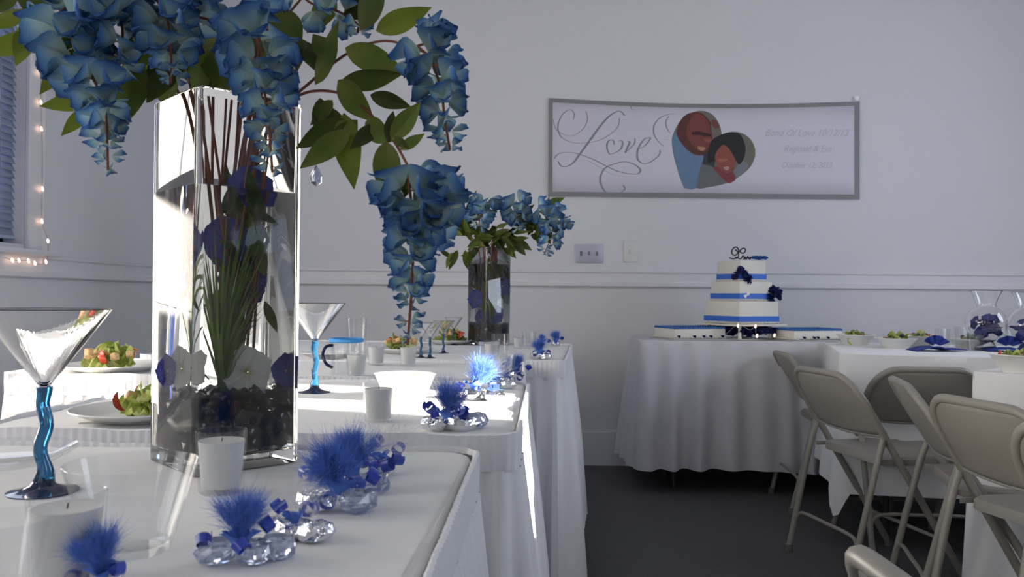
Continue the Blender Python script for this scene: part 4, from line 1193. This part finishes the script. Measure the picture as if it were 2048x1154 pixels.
hp([(680, 690), (780, 690), (790, 720), (690, 730)], 0.0036, flat('print_cheek', (0.36, 0.13, 0.07)), 'printed_cheek')
hp([(745, 800), (810, 790), (815, 825), (775, 838)], 0.0036, flat('print_teeth', (0.45, 0.28, 0.24)), 'printed_mouth')
hp([(610, 800), (660, 790), (780, 875), (850, 850), (905, 940), (870, 985), (800, 1000), (700, 905)], 0.0032, flat('print_red_blouse', (0.21, 0.04, 0.05)), 'printed_blouse')
# faint lettering
def text_part(body, px, py, hpx, name, m, par, shear=0.35, wide=1.0):
    cu = bpy.data.curves.new('lettering', 'FONT'); cu.body = body; cu.size = 1.0; cu.shear = shear; cu.align_x = 'CENTER'
    o = bpy.data.objects.new('lettering', cu); COL.objects.link(o)
    bpy.context.view_layer.update()
    me = bpy.data.meshes.new_from_object(o.evaluated_get(bpy.context.evaluated_depsgraph_get()))
    bpy.data.objects.remove(o)
    mb = MB()
    mb.add([bmap(px + v.co.x * hpx * wide, py - v.co.y * hpx, 0.0018) for v in me.vertices], [tuple(f.vertices) for f in me.polygons])
    bpy.data.meshes.remove(me)
    return mb.build(name, m, par, smooth=False)
text_part('Bond Of Love 10/12/13', 1612, 272, 19, 'printed_line', M['ink_faint'], bn, 0.4, 0.92)
text_part('Reginald & Eva', 1614, 304, 19, 'printed_line', M['ink_faint'], bn, 0.4, 0.85)
text_part('October 12, 2013', 1612, 336, 17, 'printed_line', M['ink_faint'], bn, 0.4, 0.82)
# pin
q = BP(1713, 197); tag(MB().lathe([(0.0003, 0.0), (0.012, 0.0), (0.014, 0.004), (0.009, 0.010), (0.0003, 0.012)], 18, Matrix.Rotation(pi / 2, 4, 'X')).build('push_pin', M['tack'], None, (q.x, YBN - 0.003, q.z)), 'round white pin at the top right corner of the banner', 'pin')

# switch plates
def switch_plate(px0, py0, px1, py1, m, label, ntog):
    a, b = PY(px0, py1, YF), PY(px1, py0, YF)
    c = (a + b) / 2
    t = thing('switch_plate', label, 'switch', (c.x, YF - 0.0005, c.z))
    hx, hz = (b.x - a.x) / 2, (b.z - a.z) / 2
    MB().rbox((-hx, -0.007, -hz), (hx, -0.0005, hz), 0.003, 2).build('plate', m, t)
    for k in range(ntog):
        x = (k - (ntog - 1) / 2) * 0.046
        MB().rbox((x - 0.006, -0.017, -0.014 + (k % 2) * 0.004), (x + 0.006, -0.0072, 0.012), 0.002, 1).build('toggle', M['toggle'] if ntog > 1 else m, t)
switch_plate(1150, 488, 1206, 526, M['plate_steel'], 'metal three gang switch plate under the banner left corner', 3)
switch_plate(1247, 482, 1276, 524, M['plate_ivory'], 'pale single switch plate right of the metal one', 1)

# ================================================================== STRING LIGHTS ROUND THE LEFT WINDOW
def lights_string(label, px_pts, plane, bulbs):
    P = [plane(*q) for q in px_pts]
    org = P[0].copy()
    t = thing('string_lights', label, 'string lights', org)
    MB().tube([p_ - org for p_ in crom(P, 4)], 0.0011, 5).build('wire', M['cord'], t)
    for q in bulbs:
        p_ = plane(*q) - org
        MB().lathe([(0.0002, -0.010), (0.004, -0.006), (0.005, 0.0), (0.0035, 0.008), (0.0002, 0.012)], 10, Matrix.Translation(p_) @ Matrix.Rotation(0.4, 4, 'X')).build('bulb', M['bulb'], t)
pl = lambda x, y: PX(x, y, XL + 0.034)
lights_string('fairy light string down the casing of the left wall window',
              [(92, 40), (90, 92), (82, 145), (82, 205), (83, 258), (85, 320), (85, 378), (84, 443), (96, 482), (92, 524), (70, 527), (57, 522), (38, 521), (25, 521), (10, 515)], pl,
              [(90, 92), (82, 145), (82, 205), (83, 258), (85, 378), (84, 443), (96, 482), (92, 524), (70, 527), (57, 522), (38, 521), (25, 521)])

# ================================================================== CAKE TABLE
CT_y0 = 4.22
CT_x0 = PY(1284, 672, CT_y0).x
CT = (CT_x0, CT_x0 + 1.22, CT_y0, YF - 0.15)
def draped_table(label_cloth, label_table, cx, cy, hx, hy, hem, rz, flare, amp, wl, seed, grp, hem_wob=0.01, corner=0.0, mat_=None):
    folding_table('folding_table', label_table, cx, cy, hx, hy, rz, grp + ' tables')
    rg = random.Random(seed); ph = [rg.uniform(0, 6.28) for _ in range(6)]
    loop, tot = rrect(hx + 0.006, hy + 0.006, 0.03, 0.011)
    nc = max(3, round(tot / wl))
    mb = MB()
    def lev(u):
        def f(x, y, nx, ny, s):
            w = sin(2 * pi * nc * s / tot + 1.4 * sin(2 * pi * 3 * s / tot + ph[0]) + 0.8 * u * sin(2 * pi * 5 * s / tot + ph[1]))
            a = amp * u ** 0.8 * (0.6 + 0.4 * sin(2 * pi * 4 * s / tot + ph[2]))
            cr = corner * max(0, abs(nx * ny) * 2)
            zz = ZT - 0.004 - u * (ZT - 0.004 - hem + cr - hem_wob * sin(s * 4 + ph[3]))
            d = flare * u + a * w + a * 0.3
            return (x + nx * d, y + ny * d, zz)
        return f
    def ins(d, z): return lambda x, y, nx, ny, s: (x - nx * d, y - ny * d, z)
    ring_surface(mb, loop, [lev(u) for u in (1.0, 0.85, 0.7, 0.55, 0.4, 0.27, 0.15, 0.06, 0.0)] + [ins(0.004, ZT)])
    n = len(loop); mb.f.append(tuple(len(mb.v) - n + k for k in range(n)))
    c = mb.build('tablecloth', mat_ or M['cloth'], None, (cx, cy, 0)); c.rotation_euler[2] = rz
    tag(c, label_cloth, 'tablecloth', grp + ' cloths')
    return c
draped_table('long white cloth with deep folds under the wedding cake', 'table hidden under the cake table cloth', (CT[0] + CT[1]) / 2, (CT[2] + CT[3]) / 2, (CT[1] - CT[0]) / 2, (CT[3] - CT[2]) / 2, 0.115, 0.0, 0.045, 0.045, 0.13, 3, 'cake table', 0.010, 0.0, M['cloth_shaded'])

# ---- tiered cake
ck = PZ(1490, 668, ZT)
CKY = CT[2] + 0.25
def at_depth(px, py, y): return PY(px, py, y)
corner_px = [(1463, 645, 600), (1465, 603, 560), (1470, 558, 518)]
CKA = radians(29)
ce1 = V((cos(CKA), sin(CKA), 0)); ce2 = V((-sin(CKA), cos(CKA), 0))
stand_c = at_depth(1482, 660, CKY)
st_z0, st_z1 = ZT, at_depth(1480, 648, CKY - 0.12).z
cs = thing('cake_stand', 'low cake stand filled with dark blue flowers under the tiered cake', 'cake stand', (stand_c.x, CKY, ZT), CKA)
MB().rbox((-0.13, -0.13, 0.0), (0.13, 0.13, 0.008), 0.003, 1).build('base', M['board'], cs)
hz = st_z1 - ZT
MB().rbox((-0.168, -0.168, hz - 0.010), (0.168, 0.168, hz), 0.003, 1).build('top_plate', M['icing'], cs)
for sx in (-1, 1):
    for sy in (-1, 1):
        MB().lathe([(0.011, 0.008), (0.008, 0.02), (0.008, hz - 0.02), (0.011, hz - 0.010)], 14, Matrix.Translation((sx * 0.105, sy * 0.105, 0))).build('pillar', M['plate'], cs)
DB = [blossom_mesh(60 + k, M['petal_dark'], 'dark_blossom') for k in range(2)]
rg = random.Random(77)
for i in range(54):
    a = rg.uniform(0, 6.28); r = rg.uniform(0.03, 0.15)
    link('blue_flower', DB[i % 2], cs, mw=Matrix.Translation((r * cos(a), r * sin(a), 0.03 + rg.uniform(0, max(0.01, hz - 0.06)))) @ Matrix.Rotation(a, 4, 'Z') @ Matrix.Rotation(rg.uniform(-.6, .4), 4, 'Y') @ Matrix.Scale(0.042, 4))
cake = thing('wedding_cake', 'three tier square ivory cake with blue ribbons on the cake table', 'cake', (stand_c.x, CKY, st_z1 + 0.001), CKA)
z = 0.0
tiers = []
for k, (s_, h_) in enumerate(((0.272, None), (0.226, None), (0.180, None))):
    cp = corner_px[k]
    cy_near = CKY - s_ / 2 * (cos(CKA) + sin(CKA)) * 0.98
    zt_ = at_depth(cp[0], cp[2] + 2, cy_near).z - (st_z1 + 0.001)
    h = zt_ - z
    a = s_ / 2
    o = MB().rbox((-a, -a, z), (a, a, z + h), 0.006, 2).build('tier', M['icing'], cake)
    rb = MB()
    rw = 0.028
    z0_ = z + 0.012
    rb.box((-a - 0.002, -a - 0.002, z0_), (a + 0.002, -a, z0_ + rw)); rb.box((-a - 0.002, a, z0_), (a + 0.002, a + 0.002, z0_ + rw))
    rb.box((-a - 0.002, -a, z0_), (-a, a, z0_ + rw)); rb.box((a, -a, z0_), (a + 0.002, a, z0_ + rw))
    rb.build('ribbon', M['cakeribbon'], cake, smooth=False)
    pip = MB()
    nb = int(s_ / 0.012)
    for e in range(4):
        for i in range(nb):
            t_ = -a + (i + 0.5) * s_ / nb
            p_ = [(t_, -a - 0.003), (a + 0.003, t_), (t_, a + 0.003), (-a - 0.003, t_)][e]
            pip.ball((p_[0], p_[1], z + 0.005), 0.006, 1)
    pip.build('piped_border', M['icing'], cake)
    tiers.append((a, z, h)); z += h
# sugar flowers on the cake
def cluster(parent, c, R, n, me_list, size, seed, name):
    rg = random.Random(seed)
    for i in range(n):
        d = V((rg.gauss(0, 1), rg.gauss(0, 1), rg.gauss(0, 1))).normalized()
        link(name, me_list[i % len(me_list)], parent, mw=frame(V(c) + d * R * rg.uniform(0.2, 0.8), d, V((0.1, 0.2, 1))) @ Matrix.Scale(size, 4))
a3, z3, h3 = tiers[2]; a2, z2, h2 = tiers[1]
cluster(cake, (-a3 - 0.002, -a3 - 0.004, z3 + 0.030), 0.030, 14, DB, 0.032, 5, 'navy_flower')
cluster(cake, (-a3 + 0.035, -a3 - 0.008, z3 + 0.012), 0.022, 6, DB, 0.024, 6, 'navy_flower')
cluster(cake, (a2 + 0.015, -a2 + 0.02, z2 + 0.030), 0.045, 20, DB, 0.042, 7, 'navy_flower')
# pair of little hearts on the middle ribbon
hm = MB()
for (hx_, hz_, rt) in ((0.0, 0.0, 0.3), (0.018, 0.012, -0.2)):
    pts = []
    for i in range(20):
        a = 2 * pi * i / 20
        x_ = 16 * sin(a) ** 3 / 17 * 0.012; z_ = (13 * cos(a) - 5 * cos(2 * a) - 2 * cos(3 * a) - cos(4 * a)) / 17 * 0.012
        pts.append((hx_ + x_ * cos(rt) - z_ * sin(rt), 0, hz_ + x_ * sin(rt) + z_ * cos(rt)))
    vs = [(p_[0], -0.003, p_[2]) for p_ in pts] + [(p_[0], 0.0, p_[2]) for p_ in pts]
    hm.add(vs, [tuple(range(20)), tuple(range(39, 19, -1))] + [(i, (i + 1) % 20, 20 + (i + 1) % 20, 20 + i) for i in range(20)])
hm.build('little_hearts', M['tack'], cake, (-a2 + 0.034, -a2 - 0.003, z2 + 0.026), smooth=False)
# topper: wire word Love on the top tier, with blue roses beside it
tp = thing('cake_topper', 'black wire Love topper standing on the top cake tier', 'cake topper', cake.matrix_basis @ V((0, 0, 0)) + V((0, 0, 0)))
tp.location = (stand_c.x, CKY - 0.05, st_z1 + 0.001 + z + 0.0005)
def wire(pts, r=0.0022):
    C_ = crom([PY(1390 + a / 5.495, 480 + b / 5.495, CKY - 0.05) - V(tp.location) for (a, b) in pts], 6)
    MB().tube(C_, r, 6).build('wire_letter', M['black'], tp)
wire([(375, 195), (420, 205), (470, 190), (480, 140), (470, 90), (435, 80), (405, 120), (415, 160), (450, 165), (470, 130), (440, 105)], 0.0036)
wire([(470, 150), (500, 110), (530, 90), (555, 105), (540, 140), (505, 140), (495, 110)], 0.0036)
wire([(440, 185), (500, 205), (525, 175), (540, 190), (550, 205), (530, 208)], 0.0034)
wire([(550, 180), (565, 208), (580, 180), (590, 200), (605, 208), (612, 190), (598, 185)], 0.0038)
rg = random.Random(8)
tr = thing('sugar_roses', 'blue sugar roses beside the Love topper on the top cake tier', 'sugar roses', (stand_c.x, CKY, st_z1 + 0.001 + z))
rose = five_petal(M['icing_blue'], 40, 'rose')
for i in range(7):
    q = PY(1509 + i * 3.4, 517 + (i % 2) * 2, CKY - 0.06)
    link('rose', rose, tr, mw=Matrix.Translation(V((q.x, q.y, max(q.z, tr.location.z + 0.012))) - V(tr.location)) @ Matrix.Rotation(i, 4, 'Z') @ Matrix.Rotation(0.6, 4, 'X') @ Matrix.Scale(0.020, 4))
# fairy lights under the cake
pl2 = lambda x, y: PY(x, y, CKY - 0.22)
lights_string('fairy lights glowing in the dark flowers under the cake', [(1452, 668), (1476, 650), (1500, 660), (1511, 652), (1513, 672), (1530, 668), (1549, 670)], pl2, [(1476, 652), (1511, 653), (1514, 672), (1549, 671)])

def sheet_cake(pxc, py, y, sx, sy, h, rz, label, seed):
    c = PZ(pxc, py, ZT)
    t = thing('sheet_cake', label, 'cake', (PY(pxc, py, y).x, y, ZT), rz, 'sheet cakes beside the tiered cake')
    MB().rbox((-sx / 2 - 0.02, -sy / 2 - 0.02, 0.0), (sx / 2 + 0.02, sy / 2 + 0.02, 0.006), 0.002, 1).build('cake_board', M['board'], t)
    MB().rbox((-sx / 2, -sy / 2, 0.006), (sx / 2, sy / 2, h), 0.006, 2).build('cake_block', M['icing'], t)
    for (zz, m_, nm, rr, out) in ((h + 0.003, M['icing_blue'], 'blue_shell_border', 0.009, -0.004), (0.012, M['icing'], 'white_shell_border', 0.008, 0.003)):
        mb = MB()
        for e in range(4):
            L = sx if e % 2 == 0 else sy
            nb = int(L / 0.015)
            for i in range(nb):
                t_ = -L / 2 + (i + 0.5) * L / nb
                x_, y_ = [(t_, -sy / 2 - out), (sx / 2 + out, t_), (t_, sy / 2 + out), (-sx / 2 - out, t_)][e]
                mb.ball((x_, y_, zz), rr, 1, (1, 1, 0.85))
        mb.build(nm, m_, t)
    rg = random.Random(seed)
    for i in range(5):
        q = (-sx / 2 + sx * (i + 0.5) / 5 + rg.uniform(-.02, .02), -sy / 2 - 0.014, 0.016)
        link('navy_flower', DB[i % 2], t, mw=Matrix.Translation(q) @ Matrix.Rotation(-pi / 2, 4, 'Z') @ Matrix.Scale(0.016, 4))
    for i in range(6):
        q = (rg.uniform(-sx * .4, sx * .4), rg.uniform(-sy * .4, sy * .4), h + 0.002)
        link('icing_rose', rose, t, mw=Matrix.Translation(q) @ Matrix.Scale(0.018, 4))
sheet_cake(1379, 668, CT[2] + 0.19, 0.30, 0.22, 0.060, radians(20), 'white sheet cake with blue piping left of the tiered cake', 1)
sheet_cake(1612, 672, CT[2] + 0.19, 0.30, 0.20, 0.056, radians(20), 'white sheet cake with blue piping right of the tiered cake', 2)

# ================================================================== GUEST TABLES
g1 = PZ(1683, 706, ZT)
G1A = radians(-15)
def corner_table(c, ang_, L, Wd, *a, **k):
    e1_, e2_ = V((cos(ang_), sin(ang_), 0)), V((-sin(ang_), cos(ang_), 0))
    m_ = V((c.x, c.y, 0)) + e1_ * L / 2 + e2_ * Wd / 2
    draped_table(a[0], a[1], m_.x, m_.y, L / 2, Wd / 2, a[2], ang_, *a[3:])
corner_table(g1, G1A, 1.75, 0.90, 'white cloth on the guest table in front of the far chairs', 'folding table under the farther guest cloth', 0.22, 0.035, 0.022, 0.30, 11, 'guest table', 0.012, 0.10)
g2 = PZ(1945, 742, ZT)
corner_table(g2, radians(-50), 1.75, 0.76, 'white cloth on the nearer guest table at the right edge of the frame', 'folding table under the nearer guest cloth', 0.12, 0.02, 0.016, 0.26, 12, 'guest table', 0.012, 0.05)

# ---- folding chairs
CH = 0.73
def chair_proto(label):
    t = thing('folding_chair', label, 'chair', (0, 0, 0), 0, 'beige metal folding chairs')
    hw = 0.205
    foot, top = V((0, 0.20, 0.0)), V((0, -0.25, CH - 0.012))
    dr = (top - foot)
    def on(u, x): return V((x, 0, 0)) + foot + dr * u
    r = 0.0125
    # one tube: front foot, up the side, round the top, down the other side
    P = [on(0.01, -hw), on(0.3, -hw), on(0.6, -hw), on(0.80, -hw)]
    for k in range(1, 9):
        a = k / 8 * pi / 2
        P.append(on(0.84 + 0.16 * sin(a), -hw + 0.095 * (1 - cos(a))))
    P += [on(1.0, -0.05), on(1.0, 0.05)]
    P2 = [V((-p_.x, p_.y, p_.z)) for p_ in P[::-1]][2:]
    MB().tube(P + P2, r, 10).build('frame', M['chair'], t)
    # curved back panel filling the top of the frame
    def bp(u, v):
        vv = 0.715 + 0.285 * v
        hwv = hw - 0.004
        if vv > 0.84:
            q = (vv - 0.84) / 0.16
            hwv = hw - 0.004 - 0.095 * (1 - sqrt(max(0, 1 - q * q)))
        x = (u * 2 - 1) * hwv
        p_ = on(vv * 0.995, x)
        n_ = V((0, -dr.z, dr.y)).normalized()
        sag = 0.022 * (1 - (x / hw) ** 2) * (1 - max(0, (vv - 0.9) / 0.1) * 0.7)
        return p_ + V((0, -1, -0.5)).normalized() * sag
    o = MB().grid(bp, 16, 12).build('back_panel', M['chair'], t); solidify(o, 0.004, 0)
    hem = crom([bp(i / 12, 0.0) for i in range(13)], 2)
    MB().tube(hem, 0.0055, 8).build('panel_hem', M['chair'], t)
    # seat: pressed metal pan with rounded corners and a turned down edge
    def sl(ix, iy, r_, z): return [(x * 1.0, 0.075 + y, z) for (x, y) in [(cx * (ix - r_) + r_ * cos(a0 + k / 4 * pi / 2), cy * (iy - r_) + r_ * sin(a0 + k / 4 * pi / 2)) for (cx, cy, a0) in ((1, -1, -pi / 2), (1, 1, 0), (-1, 1, pi / 2), (-1, -1, pi)) for k in range(5)]]
    rows = [sl(0.186, 0.188, 0.045, 0.402), sl(0.192, 0.194, 0.05, 0.404), sl(0.192, 0.194, 0.05, 0.426), sl(0.186, 0.188, 0.05, 0.434), sl(0.15, 0.155, 0.05, 0.428), sl(0.08, 0.08, 0.04, 0.423)]
    mb = MB(); m_ = 20
    mb.add([p_ for r_ in rows for p_ in r_], [(i * m_ + k, i * m_ + (k + 1) % m_, (i + 1) * m_ + (k + 1) % m_, (i + 1) * m_ + k) for i in range(5) for k in range(m_)] + [tuple(5 * m_ + k for k in range(m_)), tuple(range(m_ - 1, -1, -1))])
    mb.build('seat', M['chair'], t)
    # rear legs, from the side tubes down and back
    for sx in (-1, 1):
        MB().tube(crom([V((sx * (hw + 0.002), -0.125, 0.50)), V((sx * (hw + 0.004), -0.155, 0.40)), V((sx * (hw - 0.004), -0.245, 0.02))], 4), 0.0115, 10).build('rear_leg', M['chair'], t)
        MB().lathe([(0.0005, 0), (0.015, 0), (0.0155, 0.003), (0.0145, 0.028), (0.0005, 0.030)], 12, Matrix.Translation((sx * (hw - 0.004), -0.248, 0))).build('foot_cap', M['rubber'], t)
        MB().lathe([(0.0005, 0), (0.016, 0), (0.0165, 0.003), (0.0155, 0.028), (0.0005, 0.030)], 12, Matrix.Translation((sx * hw, 0.194, 0))).build('foot_cap', M['rubber'], t)
        MB().rbox((sx * (hw - 0.012) - 0.0025, -0.135, 0.412), (sx * (hw - 0.012) + 0.0025, 0.02, 0.428), 0.001, 1).build('hinge', M['chair'], t)
    # cross bars
    yb = lambda z_: -0.155 - 0.09 * (0.40 - z_) / 0.38
    MB().tube(crom([V((-hw, yb(0.10), 0.10)), V((-hw + 0.02, yb(0.15), 0.145)), V((-hw + 0.07, yb(0.16), 0.160)), V((0, yb(0.16), 0.160)), V((hw - 0.07, yb(0.16), 0.160)), V((hw - 0.02, yb(0.15), 0.145)), V((hw, yb(0.10), 0.10))], 5), 0.007, 8).build('crossbar', M['chair'], t)
    u = 0.20
    MB().tube([on(u, -hw), on(u, hw)], 0.007, 8).build('crossbar', M['chair'], t)
    return t
CHAIRS = [
    (1.018, 3.06, 77, 'beige folding chair before the cake table cloth, leftmost of the larger ones'),
    (1.47, 3.17, 2, 'beige folding chair with its back to us at the farther guest table'),
    (1.15, 2.68, 103, 'beige folding chair seen edge on beside the nearer guest table corner'),
    (1.115, 2.15, 77, 'beige folding chair with a broad back in front of the nearer guest table'),
    (1.105, 1.68, 66, 'beige folding chair cut by the right edge of the frame'),
    (0.335, 0.735, 88, 'nearest beige folding chair, only its top showing at the bottom edge'),
    (1.165, 4.02, 93, 'beige folding chair edge on behind the leftmost one near the cake table'),
    (1.80, 4.44, 170, 'beige folding chair behind the far side of the farther guest table'),
]
proto = None
for (x, y, hd_, lab) in CHAIRS:
    a = radians(hd_)
    # x, y is the middle of the back's top edge
    ox, oy = x + 0.25 * sin(a), y + 0.25 * cos(a)
    if proto is None:
        proto = chair_proto(lab); proto.location = (ox, oy, 0); proto.rotation_euler = (0, 0, -a)
    else:
        dup(proto, (ox, oy, 0), -a, lab)

# ---- things on the guest tables
def napkin(px, py, label, s=1.0, seed=0):
    rg = random.Random(seed); p_ = [rg.uniform(0, 6) for _ in range(3)]
    t = thing('folded_napkin', label, 'napkin', PZ(px, py, ZT), rg.uniform(-.2, .2), 'folded blue napkins')
    def f(u, v):
        x = (u - 0.5) * 0.20 * s; y = (v - 0.5) * 0.13 * s
        return (x, y, 0.004 + 0.016 * s * (1 - abs(2 * u - 1)) * (0.6 + 0.4 * sin(6 * v + p_[0])) + 0.004 * sin(9 * u + p_[1]))
    o = MB().grid(f, 14, 8).build('flat_fold', M['napkin'], t); solidify(o, 0.003)
    def g(u, v):
        a = (u - 0.5) * 2.2
        r = 0.055 * s * (0.25 + 0.75 * v)
        return (r * sin(a) + 0.004 * sin(20 * u), 0.012 * sin(18 * u) * v, 0.018 + r * cos(a) * 0.9)
    o = MB().grid(g, 22, 5).build('fan_fold', M['napkin'], t); solidify(o, 0.002)
napkin(1872, 702, 'dark blue folded napkin on the front edge of the farther guest table', 1.0, 1)
napkin(2018, 703, 'blue folded napkin behind the white bowl at the right edge', 1.0, 2)
def foam_bowl(px, py, label, r=0.075, h=0.05):
    t = MB().lathe([(0.0004, 0), (r * 0.6, 0), (r * 0.62, 0.003), (r, h - 0.004), (r + 0.005, h - 0.002), (r + 0.005, h + 0.001), (r - 0.003, h), (r * 0.60, 0.006), (0.0004, 0.005)], 44).build('foam_bowl', M['foam'], None, PZ(px, py, ZT))
    return tag(t, label, 'bowl', 'white foam bowls on the guest tables')
foam_bowl(2040, 745, 'white foam bowl on the nearer guest table at the right edge', 0.08, 0.055)
salad(PZ(2040, 745, ZT) + V((0, 0, 0.018)), 'leafy salad in the white bowl at the right edge', 0.055, 0.03, 14, 22, 1.0, 2)
for i, (px, py, lab, h) in enumerate(((1712, 690, 'near the left end of the farther guest table', 0.05), (1792, 696, 'in the middle of the farther guest table', 0.045), (1838, 693, 'behind the blue napkin on the farther guest table', 0.05), (1940, 698, 'before the fishbowl vase on the farther guest table', 0.045))):
    foam_bowl(px, py, 'white foam bowl of salad ' + lab, 0.085, h)
    salad(PZ(px, py, ZT) + V((0, 0, 0.014)), 'green salad heaped in a bowl ' + lab, 0.062, 0.036, 14, 30 + i, 1.0, 1)
    DBo = thing('olive_cluster', 'dark olives on the salad ' + lab, 'olives', PZ(px, py, ZT) + V((0, 0, 0.052)))
    for k in range(3):
        MB().ball((0.03 * cos(k * 2.1 + i), 0.03 * sin(k * 2.1 + i), 0.004), 0.009, 2, (1, 1, 0.8)).build('olive', M['icing_navy'], DBo)
def fishbowl(px, py, y, ph, label, seed):
    """round vase with a flared neck, ph = its height in the picture"""
    b = PY(px, py, y); b.z = ZT
    s = 1.0
    t = thing('fishbowl_vase', label, 'vase', b, 0, 'round vases with blue flowers')
    H = ph
    R = 0.084
    zc = H - R * 1.72
    outer = [(0.0004, 0.0), (R * 0.55, 0.0), (R * 0.55, 0.004), (R * 0.34, zc - R * 0.96)]
    for k in range(1, 14):
        a = -pi / 2 + 0.42 + (k - 1) / 12 * (pi - 0.42 - 0.50)
        outer.append((R * cos(a), zc + R * sin(a)))
    outer += [(R * 0.46, zc + R * 0.98), (R * 0.50, zc + R * 1.15), (R * 0.62, zc + R * 1.45), (R * 0.76, H - 0.002)]
    th = 0.0026
    inner = [(max(0.0004, r_ - th), z_) for (r_, z_) in outer[4:]][::-1] + [(0.0004, zc - R * 0.90)]
    MB().lathe(outer + [(R * 0.76 - th / 2, H)] + inner, 40).build('glass', M['glass'], t)
    rg = random.Random(seed)
    for i in range(20):
        a = rg.uniform(0, 6.28); r = R * 0.55 * sqrt(rg.random())
        link('blue_flower', D5[i % 2], t, mw=Matrix.Translation((r * cos(a), r * sin(a), zc - R * 0.62 + rg.uniform(0, R * 0.8))) @ Matrix.Rotation(rg.uniform(0, 6), 4, 'Z') @ Matrix.Rotation(rg.uniform(-1.4, 1.4), 4, 'X') @ Matrix.Scale(R * 0.38, 4))
    return t
fishbowl(1972, 684, g1.y + 0.30, 0.262, 'round clear vase of blue flowers at the back of the farther guest table', 1)
fishbowl(2056, 690, g1.y + 0.22, 0.255, 'round clear vase of blue flowers cut by the right frame edge', 2)
tumbler(PZ(1925, 699, ZT) , 'clear tumbler left of the fishbowl vase on the farther guest table', 0.10, 0.026, 0.033)
tumbler(PZ(1950, 702, ZT) , 'short clear tumbler in front of the fishbowl vase', 0.07, 0.028, 0.034)
tumbler(PZ(1885, 697, ZT) , 'clear tumbler behind the blue napkin on the farther guest table', 0.09, 0.026, 0.033)
